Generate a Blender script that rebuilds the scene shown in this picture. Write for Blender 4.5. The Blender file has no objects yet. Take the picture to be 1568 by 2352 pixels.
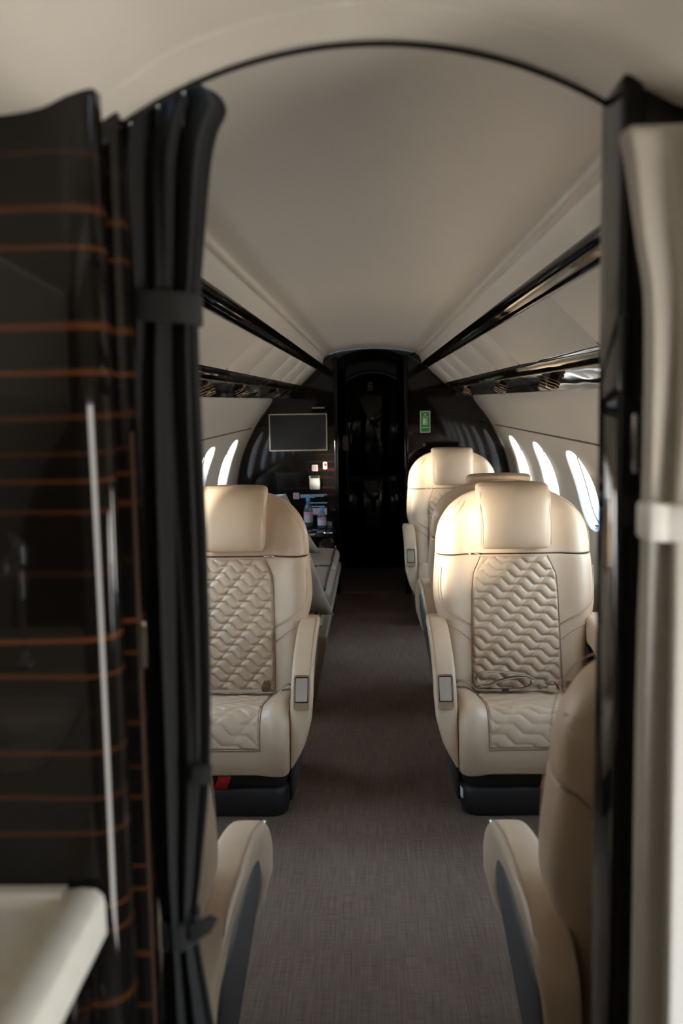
import bpy, bmesh, math, random
import numpy as np
from mathutils import Vector, Matrix

random.seed(7)
sc = bpy.context.scene
COL = sc.collection
PI = math.pi

# ------------------------------------------------------------------ camera
cam_d = bpy.data.cameras.new('camera')
cam = bpy.data.objects.new('camera', cam_d)
COL.objects.link(cam)
cam_d.sensor_fit = 'VERTICAL'
cam_d.sensor_height = 36.0
cam_d.sensor_width = 24.0
cam_d.lens = 35.0
cam_d.clip_start = 0.02
cam_d.dof.use_dof = True
cam_d.dof.focus_distance = 3.75
cam_d.dof.aperture_fstop = 3.6
_W2C = Matrix(((0.999382, 0.030841, -0.016883), (0.013342, 0.111634, 0.99366), (0.03253, -0.993271, 0.111154)))
cam.matrix_world = Matrix.Translation((0, 0, 1.45)) @ _W2C.transposed().to_4x4()
sc.camera = cam

# ------------------------------------------------------------------ world, sun, exposure
wd = bpy.data.worlds.new('world')
sc.world = wd
wd.use_nodes = True
bg = wd.node_tree.nodes['Background']
_wt = wd.node_tree
_tc = _wt.nodes.new('ShaderNodeTexCoord'); _sp = _wt.nodes.new('ShaderNodeSeparateXYZ'); _mr = _wt.nodes.new('ShaderNodeMapRange'); _cr = _wt.nodes.new('ShaderNodeValToRGB')
_mr.inputs['From Min'].default_value = -1.0
_wt.links.new(_tc.outputs['Generated'], _sp.inputs[0]); _wt.links.new(_sp.outputs['Z'], _mr.inputs['Value']); _wt.links.new(_mr.outputs[0], _cr.inputs['Fac']); _wt.links.new(_cr.outputs['Color'], bg.inputs['Color'])
_e = _cr.color_ramp.elements          # sunlit apron below, pale horizon, clear blue above
_e[0].position = 0.0; _e[0].color = (0.86, 0.80, 0.72, 1)
_e[1].position = 1.0; _e[1].color = (0.36, 0.62, 1.0, 1)
for _p, _c in ((0.48, (0.92, 0.87, 0.80, 1)), (0.51, (1.0, 0.98, 0.96, 1)), (0.62, (0.66, 0.84, 1.0, 1))):
    _k = _e.new(_p); _k.color = _c
bg.inputs['Strength'].default_value = 12.5
wd.cycles.sampling_method = 'MANUAL'
wd.cycles.sample_map_resolution = 256

sun_d = bpy.data.lights.new('sun', 'SUN')
sun_d.energy = 22.0
sun_d.color = (1.0, 0.93, 0.82)
sun_d.angle = math.radians(7)
sun = bpy.data.objects.new('sun', sun_d)
COL.objects.link(sun)
sun.rotation_euler = Vector((0.722, 0.690, -0.062)).to_track_quat('-Z', 'Y').to_euler()

sc.view_settings.view_transform = 'Standard'
sc.view_settings.look = 'None'
sc.view_settings.gamma = 1.0
sc.view_settings.use_curve_mapping = False
sc.view_settings.exposure = 0.0
sc.cycles.use_denoising = True
sc.cycles.max_bounces = 10
sc.cycles.diffuse_bounces = 6
sc.cycles.glossy_bounces = 4
sc.cycles.transparent_max_bounces = 8
sc.cycles.caustics_reflective = False
sc.cycles.caustics_refractive = False
sc.cycles.sample_clamp_indirect = 6.0


# ------------------------------------------------------------------ materials
def new_mat(name, col=(0.5, 0.5, 0.5), rough=0.5, metal=0.0, coat=0.0, spec=0.5, sheen=0.0):
    m = bpy.data.materials.new(name)
    m.use_nodes = True
    b = m.node_tree.nodes['Principled BSDF']
    b.inputs['Base Color'].default_value = (*col, 1)
    b.inputs['Roughness'].default_value = rough
    b.inputs['Metallic'].default_value = metal
    b.inputs['Coat Weight'].default_value = coat
    b.inputs['Coat Roughness'].default_value = 0.03
    b.inputs['Specular IOR Level'].default_value = spec
    b.inputs['Sheen Weight'].default_value = sheen
    return m


def nd(m, t, **kw):
    n = m.node_tree.nodes.new(t)
    for k, v in kw.items():
        setattr(n, k, v)
    return n


def lk(m, a, b):
    m.node_tree.links.new(a, b)


def bsdf(m):
    return m.node_tree.nodes['Principled BSDF']


def add_noise_bump(m, scale, strength, dist=0.002, vec_scale=(1, 1, 1), detail=3):
    tc = nd(m, 'ShaderNodeTexCoord')
    mp = nd(m, 'ShaderNodeMapping')
    mp.inputs['Scale'].default_value = vec_scale
    nz = nd(m, 'ShaderNodeTexNoise')
    nz.inputs['Scale'].default_value = scale
    nz.inputs['Detail'].default_value = detail
    bp = nd(m, 'ShaderNodeBump')
    bp.inputs['Strength'].default_value = strength
    bp.inputs['Distance'].default_value = dist
    lk(m, tc.outputs['Object'], mp.inputs['Vector'])
    lk(m, mp.outputs['Vector'], nz.inputs['Vector'])
    lk(m, nz.outputs['Fac'], bp.inputs['Height'])
    lk(m, bp.outputs['Normal'], bsdf(m).inputs['Normal'])
    return nz, mp


def noise_colour(m, c1, c2, scale, vec_scale=(1, 1, 1), detail=4, lo=0.3, hi=0.7):
    tc = nd(m, 'ShaderNodeTexCoord')
    mp = nd(m, 'ShaderNodeMapping')
    mp.inputs['Scale'].default_value = vec_scale
    nz = nd(m, 'ShaderNodeTexNoise')
    nz.inputs['Scale'].default_value = scale
    nz.inputs['Detail'].default_value = detail
    cr = nd(m, 'ShaderNodeValToRGB')
    cr.color_ramp.elements[0].position = lo
    cr.color_ramp.elements[1].position = hi
    cr.color_ramp.elements[0].color = (*c1, 1)
    cr.color_ramp.elements[1].color = (*c2, 1)
    lk(m, tc.outputs['Object'], mp.inputs['Vector'])
    lk(m, mp.outputs['Vector'], nz.inputs['Vector'])
    lk(m, nz.outputs['Fac'], cr.inputs['Fac'])
    lk(m, cr.outputs['Color'], bsdf(m).inputs['Base Color'])
    return cr


M = {}
M['leather'] = new_mat('cream leather', (0.60, 0.44, 0.30), 0.42)
noise_colour(M['leather'], (0.575, 0.43, 0.295), (0.625, 0.475, 0.33), 9)
add_noise_bump(M['leather'], 420, 0.12, 0.001)
M['quilt'] = new_mat('quilted cream leather', (0.60, 0.47, 0.345), 0.45)
noise_colour(M['quilt'], (0.555, 0.41, 0.277), (0.60, 0.45, 0.31), 12)
add_noise_bump(M['quilt'], 700, 0.18, 0.001)
M['seam'] = new_mat('leather seam', (0.30, 0.22, 0.15), 0.7)
M['stitch'] = new_mat('leather stitching', (0.50, 0.39, 0.28), 0.7)
M['crease'] = new_mat('gap shade and dark parts', (0.05, 0.035, 0.025), 0.8)  # dark colour painting shade into gaps and wells, also used on small parts
M['sofa'] = new_mat('tan sofa leather', (0.34, 0.27, 0.20), 0.5)
noise_colour(M['sofa'], (0.20, 0.150, 0.105), (0.25, 0.190, 0.135), 7)
add_noise_bump(M['sofa'], 60, 0.12, 0.003)
M['piping'] = new_mat('black piping', (0.012, 0.010, 0.009), 0.5)
M['pillow'] = new_mat('grey felt', (0.30, 0.275, 0.255), 0.95, sheen=0.4)
noise_colour(M['pillow'], (0.19, 0.155, 0.125), (0.29, 0.245, 0.205), 14)
add_noise_bump(M['pillow'], 300, 0.35, 0.002)
M['base'] = new_mat('dark grey plastic', (0.018, 0.017, 0.017), 0.5)
M['shell'] = new_mat('slate side shell', (0.075, 0.072, 0.07), 0.55)
M['red'] = new_mat('red webbing', (0.55, 0.012, 0.02), 0.6)
M['tagwhite'] = new_mat('white tag', (0.75, 0.75, 0.72), 0.5)
M['white'] = new_mat('warm white lining', (0.58, 0.535, 0.475), 0.42)
add_noise_bump(M['white'], 260, 0.05, 0.001)
M['ceil'] = new_mat('warm white ceiling skin', (0.60, 0.555, 0.49), 0.36)
add_noise_bump(M['ceil'], 1.3, 0.10, 0.02)
M['galley_white'] = new_mat('galley ceiling white', (0.74, 0.685, 0.60), 0.6)
M['reveal'] = new_mat('window reveal white', (0.82, 0.81, 0.79), 0.5)
M['gasket'] = new_mat('window gasket', (0.10, 0.10, 0.10), 0.6)
M['lacquer'] = new_mat('black lacquer', (0.004, 0.0036, 0.0032), 0.05, spec=0.22)
add_noise_bump(M['lacquer'], 7, 0.35, 0.006, (1, 0.6, 1), detail=0)
M['lacquer_flat'] = new_mat('flat black lacquer', (0.004, 0.0036, 0.0034), 0.06, spec=0.3)
M['black_satin'] = new_mat('black satin frame', (0.012, 0.011, 0.010), 0.35)
M['bronze'] = new_mat('brushed bronze', (0.68, 0.58, 0.46), 0.22, metal=1.0)
M['champagne'] = new_mat('champagne metal', (0.74, 0.66, 0.53), 0.22, metal=1.0)
M['satin_metal'] = new_mat('satin champagne paddle', (0.60, 0.54, 0.47), 0.42, metal=0.75)
M['chrome'] = new_mat('chrome', (0.80, 0.80, 0.80), 0.10, metal=1.0)
M['screen'] = new_mat('dark screen glass', (0.012, 0.012, 0.013), 0.28)
M['sign_white'] = new_mat('placard white', (0.50, 0.46, 0.48), 0.5)
M['sign_red'] = new_mat('placard red', (0.55, 0.05, 0.05), 0.5)
M['sign_cyan'] = new_mat('pale blue print', (0.42, 0.60, 0.72), 0.5)
M['sign_green'] = new_mat('exit green', (0.01, 0.22, 0.035), 0.45)
M['sign_cream'] = new_mat('exit sign cream', (0.66, 0.68, 0.52), 0.5)
M['switch'] = new_mat('switch bezel', (0.55, 0.50, 0.44), 0.35)
M['lamp_red'] = new_mat('dark red rocker', (0.30, 0.012, 0.008), 0.3)
M['counter'] = new_mat('galley solid surface', (0.62, 0.585, 0.50), 0.38)
noise_colour(M['counter'], (0.60, 0.565, 0.48), (0.65, 0.615, 0.53), 40)
M['pad'] = new_mat('grey pink latch pad', (0.42, 0.36, 0.34), 0.5)
M['sill'] = new_mat('threshold metal', (0.22, 0.19, 0.15), 0.35, metal=1.0)

# macassar ebony, figured in horizontal copper stripes under high gloss
def ebony(name, stripe, freq):
    m = new_mat(name, (0.01, 0.008, 0.006), 0.05, spec=0.42)
    tc = nd(m, 'ShaderNodeTexCoord')
    sep = nd(m, 'ShaderNodeSeparateXYZ')
    lk(m, tc.outputs['Object'], sep.inputs[0])
    mp = nd(m, 'ShaderNodeMapping')
    mp.inputs['Scale'].default_value = (0.03, 0.03, 1.0)
    lk(m, tc.outputs['Object'], mp.inputs['Vector'])
    def noise(scale, detail):
        n = nd(m, 'ShaderNodeTexNoise')
        n.inputs['Scale'].default_value = scale
        n.inputs['Detail'].default_value = detail
        lk(m, mp.outputs['Vector'], n.inputs['Vector'])
        return n.outputs['Fac']
    w = nd(m, 'ShaderNodeMath', operation='MULTIPLY'); lk(m, noise(9, 2), w.inputs[0]); w.inputs[1].default_value = 3.0
    v = nd(m, 'ShaderNodeMath', operation='MULTIPLY_ADD'); lk(m, sep.outputs['Z'], v.inputs[0]); v.inputs[1].default_value = freq; lk(m, w.outputs[0], v.inputs[2])
    fr = nd(m, 'ShaderNodeMath', operation='FRACT'); lk(m, v.outputs[0], fr.inputs[0])
    cr = nd(m, 'ShaderNodeValToRGB')
    e = cr.color_ramp.elements
    e[0].position = 0.40; e[0].color = (0.0, 0.0, 0.0, 1)
    e[1].position = 0.48; e[1].color = (1, 1, 1, 1)
    k_ = e.new(0.60); k_.color = (0.0, 0.0, 0.0, 1)
    lk(m, fr.outputs[0], cr.inputs['Fac'])
    amp = nd(m, 'ShaderNodeMapRange'); amp.inputs['From Min'].default_value = 0.38; amp.inputs['From Max'].default_value = 0.66
    lk(m, noise(14, 3), amp.inputs['Value'])
    fac = nd(m, 'ShaderNodeMath', operation='MULTIPLY'); lk(m, cr.outputs['Color'], fac.inputs[0]); lk(m, amp.outputs[0], fac.inputs[1])
    mix = nd(m, 'ShaderNodeMix', data_type='RGBA')
    mix.inputs[6].default_value = (0.005, 0.0042, 0.0036, 1)
    mix.inputs[7].default_value = (*stripe, 1)
    lk(m, fac.outputs[0], mix.inputs[0])
    lk(m, mix.outputs[2], bsdf(m).inputs['Base Color'])
    return m

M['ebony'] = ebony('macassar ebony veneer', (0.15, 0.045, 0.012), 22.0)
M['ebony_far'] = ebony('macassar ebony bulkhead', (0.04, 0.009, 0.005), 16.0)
M['brown_edge'] = new_mat('brown edge band', (0.05, 0.024, 0.012), 0.4)

# woven carpet
m = new_mat('woven taupe carpet', (0.12, 0.10, 0.085), 0.95)
tc = nd(m, 'ShaderNodeTexCoord')
mpa = nd(m, 'ShaderNodeMapping'); mpa.inputs['Scale'].default_value = (260, 6, 1)
mpb = nd(m, 'ShaderNodeMapping'); mpb.inputs['Scale'].default_value = (18, 420, 1)
mpc = nd(m, 'ShaderNodeMapping'); mpc.inputs['Scale'].default_value = (3, 1.2, 1)
ns = []
for mp in (mpa, mpb, mpc):
    lk(m, tc.outputs['Object'], mp.inputs['Vector'])
    n = nd(m, 'ShaderNodeTexNoise'); n.inputs['Scale'].default_value = 1.0; n.inputs['Detail'].default_value = 3
    lk(m, mp.outputs['Vector'], n.inputs['Vector']); ns.append(n)
ad = nd(m, 'ShaderNodeMath', operation='ADD'); lk(m, ns[0].outputs['Fac'], ad.inputs[0]); lk(m, ns[1].outputs['Fac'], ad.inputs[1])
ad2 = nd(m, 'ShaderNodeMath', operation='MULTIPLY_ADD'); lk(m, ns[2].outputs['Fac'], ad2.inputs[0]); ad2.inputs[1].default_value = 0.7; lk(m, ad.outputs[0], ad2.inputs[2])
cr = nd(m, 'ShaderNodeValToRGB')
cr.color_ramp.elements[0].position = 0.95; cr.color_ramp.elements[0].color = (0.118, 0.080, 0.057, 1)
cr.color_ramp.elements[1].position = 1.0; cr.color_ramp.elements[1].color = (0.235, 0.170, 0.126, 1)
mr = nd(m, 'ShaderNodeMapRange'); mr.inputs['From Min'].default_value = 0.9; mr.inputs['From Max'].default_value = 1.8
cr.color_ramp.elements[0].position = 0.15; cr.color_ramp.elements[1].position = 0.9
lk(m, ad2.outputs[0], mr.inputs['Value']); lk(m, mr.outputs[0], cr.inputs['Fac']); lk(m, cr.outputs['Color'], bsdf(m).inputs['Base Color'])
bp = nd(m, 'ShaderNodeBump'); bp.inputs['Strength'].default_value = 0.35; bp.inputs['Distance'].default_value = 0.002
lk(m, ad.outputs[0], bp.inputs['Height']); lk(m, bp.outputs['Normal'], bsdf(m).inputs['Normal'])
M['carpet'] = m
M['vest_floor'] = new_mat('vestibule carpet', (0.20, 0.165, 0.135), 0.9)
add_noise_bump(M['vest_floor'], 300, 0.3, 0.002)

# curtains
M['black_cloth'] = new_mat('black curtain cloth', (0.006, 0.006, 0.006), 0.85, sheen=0.03)
add_noise_bump(M['black_cloth'], 500, 0.2, 0.001, (1, 1, 0.3))
M['black_band'] = new_mat('black curtain band', (0.010, 0.010, 0.010), 0.8, sheen=0.03)
M['white_cloth'] = new_mat('off white curtain cloth', (0.46, 0.43, 0.38), 0.8, sheen=0.05)
add_noise_bump(M['white_cloth'], 500, 0.15, 0.001, (1, 1, 0.3))
M['white_band'] = new_mat('white curtain band', (0.74, 0.72, 0.68), 0.7)

# thin clear pane
m = bpy.data.materials.new('clear acrylic pane'); m.use_nodes = True
nt = m.node_tree; nt.nodes.clear()
out = nt.nodes.new('ShaderNodeOutputMaterial'); tr = nt.nodes.new('ShaderNodeBsdfTransparent'); gl = nt.nodes.new('ShaderNodeBsdfGlossy'); mx = nt.nodes.new('ShaderNodeMixShader')
gl.inputs['Roughness'].default_value = 0.03
tr.inputs['Color'].default_value = (0.96, 0.97, 0.97, 1)
mx.inputs[0].default_value = 0.06; nt.links.new(tr.outputs[0], mx.inputs[1]); nt.links.new(gl.outputs[0], mx.inputs[2]); nt.links.new(mx.outputs[0], out.inputs[0])
M['pane'] = m

def glassy(name, col, rough=0.02, alpha=0.55):
    m = new_mat(name, col, rough)
    b = bsdf(m)
    b.inputs['Alpha'].default_value = alpha
    b.inputs['Specular IOR Level'].default_value = 0.8
    return m
M['bottle'] = glassy('clear water bottle', (0.08, 0.13, 0.17), 0.05, 0.5)
M['tumbler'] = glassy('clear tumbler', (0.25, 0.25, 0.25), 0.03, 0.35)
M['bluecap'] = new_mat('blue cap', (0.01, 0.24, 0.55), 0.4)
M['label'] = new_mat('bottle label', (0.50, 0.47, 0.52), 0.5)
M['label_pink'] = new_mat('bottle label pink', (0.70, 0.16, 0.32), 0.5)


# ------------------------------------------------------------------ geometry helpers
def obj(name, verts, faces, mat, parent=None, smooth=True, loc=None):
    me = bpy.data.meshes.new(name)
    me.from_pydata([tuple(map(float, v)) for v in verts], [], faces)
    me.update()
    if smooth:
        me.shade_smooth()
    if mat is not None:
        me.materials.append(M[mat] if isinstance(mat, str) else mat)
    return inst(name, me, parent, loc)


def inst(name, me, parent=None, loc=None):
    o = bpy.data.objects.new(name, me)
    COL.objects.link(o)
    if parent is not None:
        o.parent = parent
    if loc is not None:
        o.location = loc
    return o


def empty(name, loc=(0, 0, 0), rz=0.0):
    o = bpy.data.objects.new(name, None)
    o.empty_display_size = 0.1
    COL.objects.link(o)
    o.location = loc
    o.rotation_euler = (0, 0, rz)
    return o


def tag(o, label, cat=None, group=None, kind=None):
    if label:
        o['label'] = label
    if cat:
        o['category'] = cat
    if group:
        o['group'] = group
    if kind:
        o['kind'] = kind
    return o


def fix_normals(o):
    bm = bmesh.new(); bm.from_mesh(o.data)
    bmesh.ops.recalc_face_normals(bm, faces=bm.faces)
    bm.to_mesh(o.data); bm.free(); o.data.update()
    return o


def box(name, x0, x1, y0, y1, z0, z1, mat, parent=None, bev=0.004, seg=2, loc=None):
    bm = bmesh.new()
    bmesh.ops.create_cube(bm, size=1.0)
    for v in bm.verts:
        v.co = Vector(((x0 + x1) / 2 + v.co.x * (x1 - x0), (y0 + y1) / 2 + v.co.y * (y1 - y0), (z0 + z1) / 2 + v.co.z * (z1 - z0)))
    if bev > 0:
        bmesh.ops.bevel(bm, geom=list(bm.edges), offset=bev, segments=seg, affect='EDGES', profile=0.5)
    me = bpy.data.meshes.new(name); bm.to_mesh(me); bm.free()
    for p in me.polygons:
        p.use_smooth = bev > 0
    if bev > 0:
        me.set_sharp_from_angle(angle=math.radians(40))
    me.materials.append(M[mat])
    return inst(name, me, parent, loc)


def prism(name, poly, axis, a0, a1, mat, parent=None, bev=0.0, seg=2):
    """poly: 2-D outline, extruded along axis ('x': (y,z) poly, 'y': (x,z) poly, 'z': (x,y) poly)"""
    bm = bmesh.new()
    def co(p, a):
        return {'x': (a, p[0], p[1]), 'y': (p[0], a, p[1]), 'z': (p[0], p[1], a)}[axis]
    lo = [bm.verts.new(co(p, a0)) for p in poly]
    hi = [bm.verts.new(co(p, a1)) for p in poly]
    n = len(poly)
    bm.faces.new(lo); bm.faces.new(hi[::-1])
    for i in range(n):
        bm.faces.new((lo[i], hi[i], hi[(i + 1) % n], lo[(i + 1) % n]))
    bmesh.ops.recalc_face_normals(bm, faces=bm.faces)
    if bev > 0:
        bmesh.ops.bevel(bm, geom=list(bm.edges), offset=bev, segments=seg, affect='EDGES', profile=0.5)
    me = bpy.data.meshes.new(name); bm.to_mesh(me); bm.free()
    for p in me.polygons:
        p.use_smooth = True
    me.set_sharp_from_angle(angle=math.radians(35))
    me.materials.append(M[mat])
    return inst(name, me, parent)


def ss(a, b, x):
    t = np.clip((x - a) / (b - a), 0, 1)
    return t * t * (3 - 2 * t)


def cr_interp(keys, n):
    """Catmull-Rom through key tuples -> n samples"""
    K = np.array(keys, float)
    P = np.vstack([2 * K[0] - K[1], K, 2 * K[-1] - K[-2]])
    out = []
    m_ = len(K) - 1
    for t in np.linspace(0, m_ - 1e-9, n):
        i = int(t); u = t - i
        p0, p1, p2, p3 = P[i], P[i + 1], P[i + 2], P[i + 3]
        out.append(0.5 * (2 * p1 + (p2 - p0) * u + (2 * p0 - 5 * p1 + 4 * p2 - p3) * u * u + (3 * p1 - p0 - 3 * p2 + p3) * u ** 3))
    return np.array(out)


def loft(name, rings, mat, parent=None, closed=True, caps=True):
    nr, k = len(rings), len(rings[0])
    verts = [tuple(p) for r in rings for p in r]
    faces = []
    kk = k if closed else k - 1
    for i in range(nr - 1):
        for j in range(kk):
            a, b = i * k + j, i * k + (j + 1) % k
            faces.append((a, b, b + k, a + k))
    if caps:
        for i, rev in ((0, True), (nr - 1, False)):
            c = len(verts)
            verts.append(tuple(np.mean(np.array(rings[i]), axis=0)))
            for j in range(k):
                a, b = i * k + j, i * k + (j + 1) % k
                faces.append((b, a, c) if rev else (a, b, c))
    o = obj(name, verts, faces, mat, parent)
    return fix_normals(o) if caps else o


def super_ring(hw, ht, n, k):
    th = np.linspace(0, 2 * PI, k, endpoint=False)
    c, s = np.cos(th), np.sin(th)
    return hw * np.sign(c) * np.abs(c) ** (2 / n), ht * np.sign(s) * np.abs(s) ** (2 / n)


def tube(name, pts, r, mat, parent=None, k=8, closed=False):
    P = [Vector(p) for p in pts]
    rings = []
    n = len(P)
    for i in range(n):
        if closed:
            t = (P[(i + 1) % n] - P[i - 1])
        else:
            t = P[min(i + 1, n - 1)] - P[max(i - 1, 0)]
        t.normalize()
        up = Vector((0, 0, 1)) if abs(t.z) < 0.9 else Vector((1, 0, 0))
        a = t.cross(up).normalized(); b = a.cross(t)
        rr = r[i] if isinstance(r, (list, tuple)) else r
        rings.append([P[i] + (a * math.cos(q) + b * math.sin(q)) * rr for q in np.linspace(0, 2 * PI, k, endpoint=False)])
    if closed:
        rings.append(rings[0])
    return loft(name, rings, mat, parent, caps=not closed)


def ribbon(name, pts, width_vec, thick, mat, parent=None):
    """flat webbing along pts; width_vec is the full-width vector"""
    P = [Vector(p) for p in pts]; W = Vector(width_vec)
    rings = []
    for i in range(len(P)):
        t = (P[min(i + 1, len(P) - 1)] - P[max(i - 1, 0)]).normalized()
        nrm = t.cross(W).normalized() * thick / 2
        rings.append([P[i] - W / 2 - nrm, P[i] + W / 2 - nrm, P[i] + W / 2 + nrm, P[i] - W / 2 + nrm])
    return loft(name, rings, mat, parent)


def lathe(name, prof, mat, parent=None, k=24, loc=None):
    rings = [[(r * math.cos(q), r * math.sin(q), z) for q in np.linspace(0, 2 * PI, k, endpoint=False)] for r, z in prof]
    o = loft(name, rings, mat, parent)
    if loc is not None:
        o.location = loc
    return o


def rrect(w, h, r, k=5):
    pts = []
    for cx, cy, a0 in ((w / 2 - r, h / 2 - r, 0), (-w / 2 + r, h / 2 - r, PI / 2), (-w / 2 + r, -h / 2 + r, PI), (w / 2 - r, -h / 2 + r, 1.5 * PI)):
        for i in range(k + 1):
            a = a0 + PI / 2 * i / k
            pts.append((cx + r * math.cos(a), cy + r * math.sin(a)))
    return pts


# ------------------------------------------------------------------ cabin cross-section
Y_FRONT, Y_BH, Y_AFT, Y_DOOR = -1.45, 1.12, 7.40, 8.55
WALL = [(0.0, 0.96), (0.15, 1.0), (0.35, 1.03), (0.60, 1.045), (0.858, 1.018), (1.033, 0.98), (1.169, 0.922), (1.305, 0.848), (1.431, 0.755), (1.476, 0.737)]
_wz = np.array([p[0] for p in WALL]); _wx = np.array([p[1] for p in WALL])
_wd = cr_interp(WALL, 200)


def wallx(z):
    return float(np.interp(z, _wd[:, 0], _wd[:, 1]))


# floor ---------------------------------------------------------------
fl = obj('floor', [(-1.1, Y_FRONT, 0), (1.1, Y_FRONT, 0), (1.1, Y_AFT + 0.02, 0), (-1.1, Y_AFT + 0.02, 0)], [(0, 1, 2, 3)], 'carpet', smooth=False)
tag(fl, 'taupe woven carpet running down the whole aisle', 'floor', kind='structure')
vf = box('floor_vestibule', -0.40, 0.40, Y_AFT + 0.03, Y_DOOR + 0.1, -0.02, 0.004, 'vest_floor', bev=0)
tag(vf, 'darker carpet patch between threshold strip and black door', 'floor', kind='structure')
th = box('trim_1', -0.40, 0.40, Y_AFT + 0.005, Y_AFT + 0.035, -0.01, 0.008, 'sill', bev=0.003)
tag(th, 'thin bronze threshold strip across the aisle before the black door', 'threshold', kind='structure')
for s in (-1, 1):
    rx = s * 0.50
    t = box('seat_track', rx - 0.012, rx + 0.012, 2.35, 3.05, 0.0, 0.006, 'base', bev=0.002)
    t.parent = fl

# ceiling -------------------------------------------------------------
vault = [(0, 1.830), (0.10, 1.827), (0.20, 1.817), (0.28, 1.802), (0.318, 1.789), (0.330, 1.778), (0.337, 1.774), (0.345, 1.771), (0.353, 1.757), (0.360, 1.737), (0.366, 1.716)]
vs = cr_interp(vault, 40)
prof = [(-x, z) for x, z in vs[::-1]] + [(x, z) for x, z in vs[1:]]


def extrude_profile(name, prof, ys, mat, parent=None):
    verts = [(x, y, z) for y in ys for x, z in prof]
    k = len(prof)
    faces = [(i * k + j, i * k + j + 1, (i + 1) * k + j + 1, (i + 1) * k + j) for i in range(len(ys) - 1) for j in range(k - 1)]
    return obj(name, verts, faces, mat, parent)


ceil = extrude_profile('ceiling', prof, np.linspace(Y_BH, Y_AFT, 16), 'ceil')
tag(ceil, 'long warm white vaulted ceiling above the cabin seats', 'ceiling', kind='structure')

# upper gloss strips, white overhead panels, service rails -------------
seams_r = [Y_BH, 2.35, 3.62, 4.25, 5.10, 5.75, 6.45, Y_AFT]
for s, nm, n0 in ((1, 'right', 2), (-1, 'left', 4)):
    st = [(0.364, 1.720), (0.366, 1.706), (0.378, 1.697), (0.392, 1.692), (0.400, 1.690), (0.402, 1.684), (0.409, 1.680), (0.412, 1.686)]
    o = extrude_profile('trim_%d' % n0, [(s * x, z) for x, z in st], np.linspace(Y_BH, Y_AFT, 20), 'lacquer')
    tag(o, 'narrow black gloss strip along the ceiling edge on the %s side' % nm, 'trim', kind='structure')
    # white panels, each its own piece with a small gap
    wl = empty('ceiling_%s' % nm)
    tag(wl, 'row of white overhead panels between the two black strips on the %s side' % nm, 'overhead panels', kind='structure')
    back = extrude_profile('backing', [(s * 0.405, 1.700), (s * 0.535, 1.572)], [Y_BH, Y_AFT], 'crease', wl)
    for a, b in zip(seams_r[:-1], seams_r[1:]):
        a2, b2 = a + 0.0035, b - 0.0035
        pts = cr_interp([(0.408, 1.682), (0.440, 1.650), (0.485, 1.608), (0.527, 1.567)], 7)
        verts = []
        for y in (a2, a2 + 0.004, b2 - 0.004, b2):
            inset = 0.004 if y in (a2, b2) else 0.0
            for x, z in pts:
                verts.append((s * (x + inset * 0.7), y, z + inset * 0.7))
        faces = [(i * 7 + j, i * 7 + j + 1, (i + 1) * 7 + j + 1, (i + 1) * 7 + j) for i in range(3) for j in range(6)]
        obj('ceiling_panel', verts, faces, 'white', wl)
    # service rail: hooded moulding, concave gloss panel, lower lip
    rl = [(0.520, 1.574), (0.528, 1.566), (0.542, 1.564), (0.556, 1.556), (0.566, 1.545), (0.572, 1.534), (0.574, 1.530), (0.580, 1.546),
          (0.606, 1.541), (0.640, 1.527), (0.680, 1.507), (0.710, 1.488), (0.718, 1.478), (0.726, 1.473), (0.742, 1.472), (0.748, 1.480)]
    o = extrude_profile('trim_%d' % (n0 + 1), [(s * x, z) for x, z in rl], np.linspace(Y_BH, Y_AFT, 40), 'lacquer')
    tag(o, 'black gloss service rail with vents above the %s windows' % nm, 'service rail', kind='structure')
    tb = tube('bead', [(s * 0.573, y, 1.531) for y in np.linspace(Y_BH, Y_AFT, 8)], 0.0028, 'bronze', o, k=6)

# side walls with window openings ---------------------------------------
WIN_Y = [6.62, 5.63, 4.64, 3.65, 2.66, 1.67]
WZ, HY, HZ = 1.015, 0.235, 0.188


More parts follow.
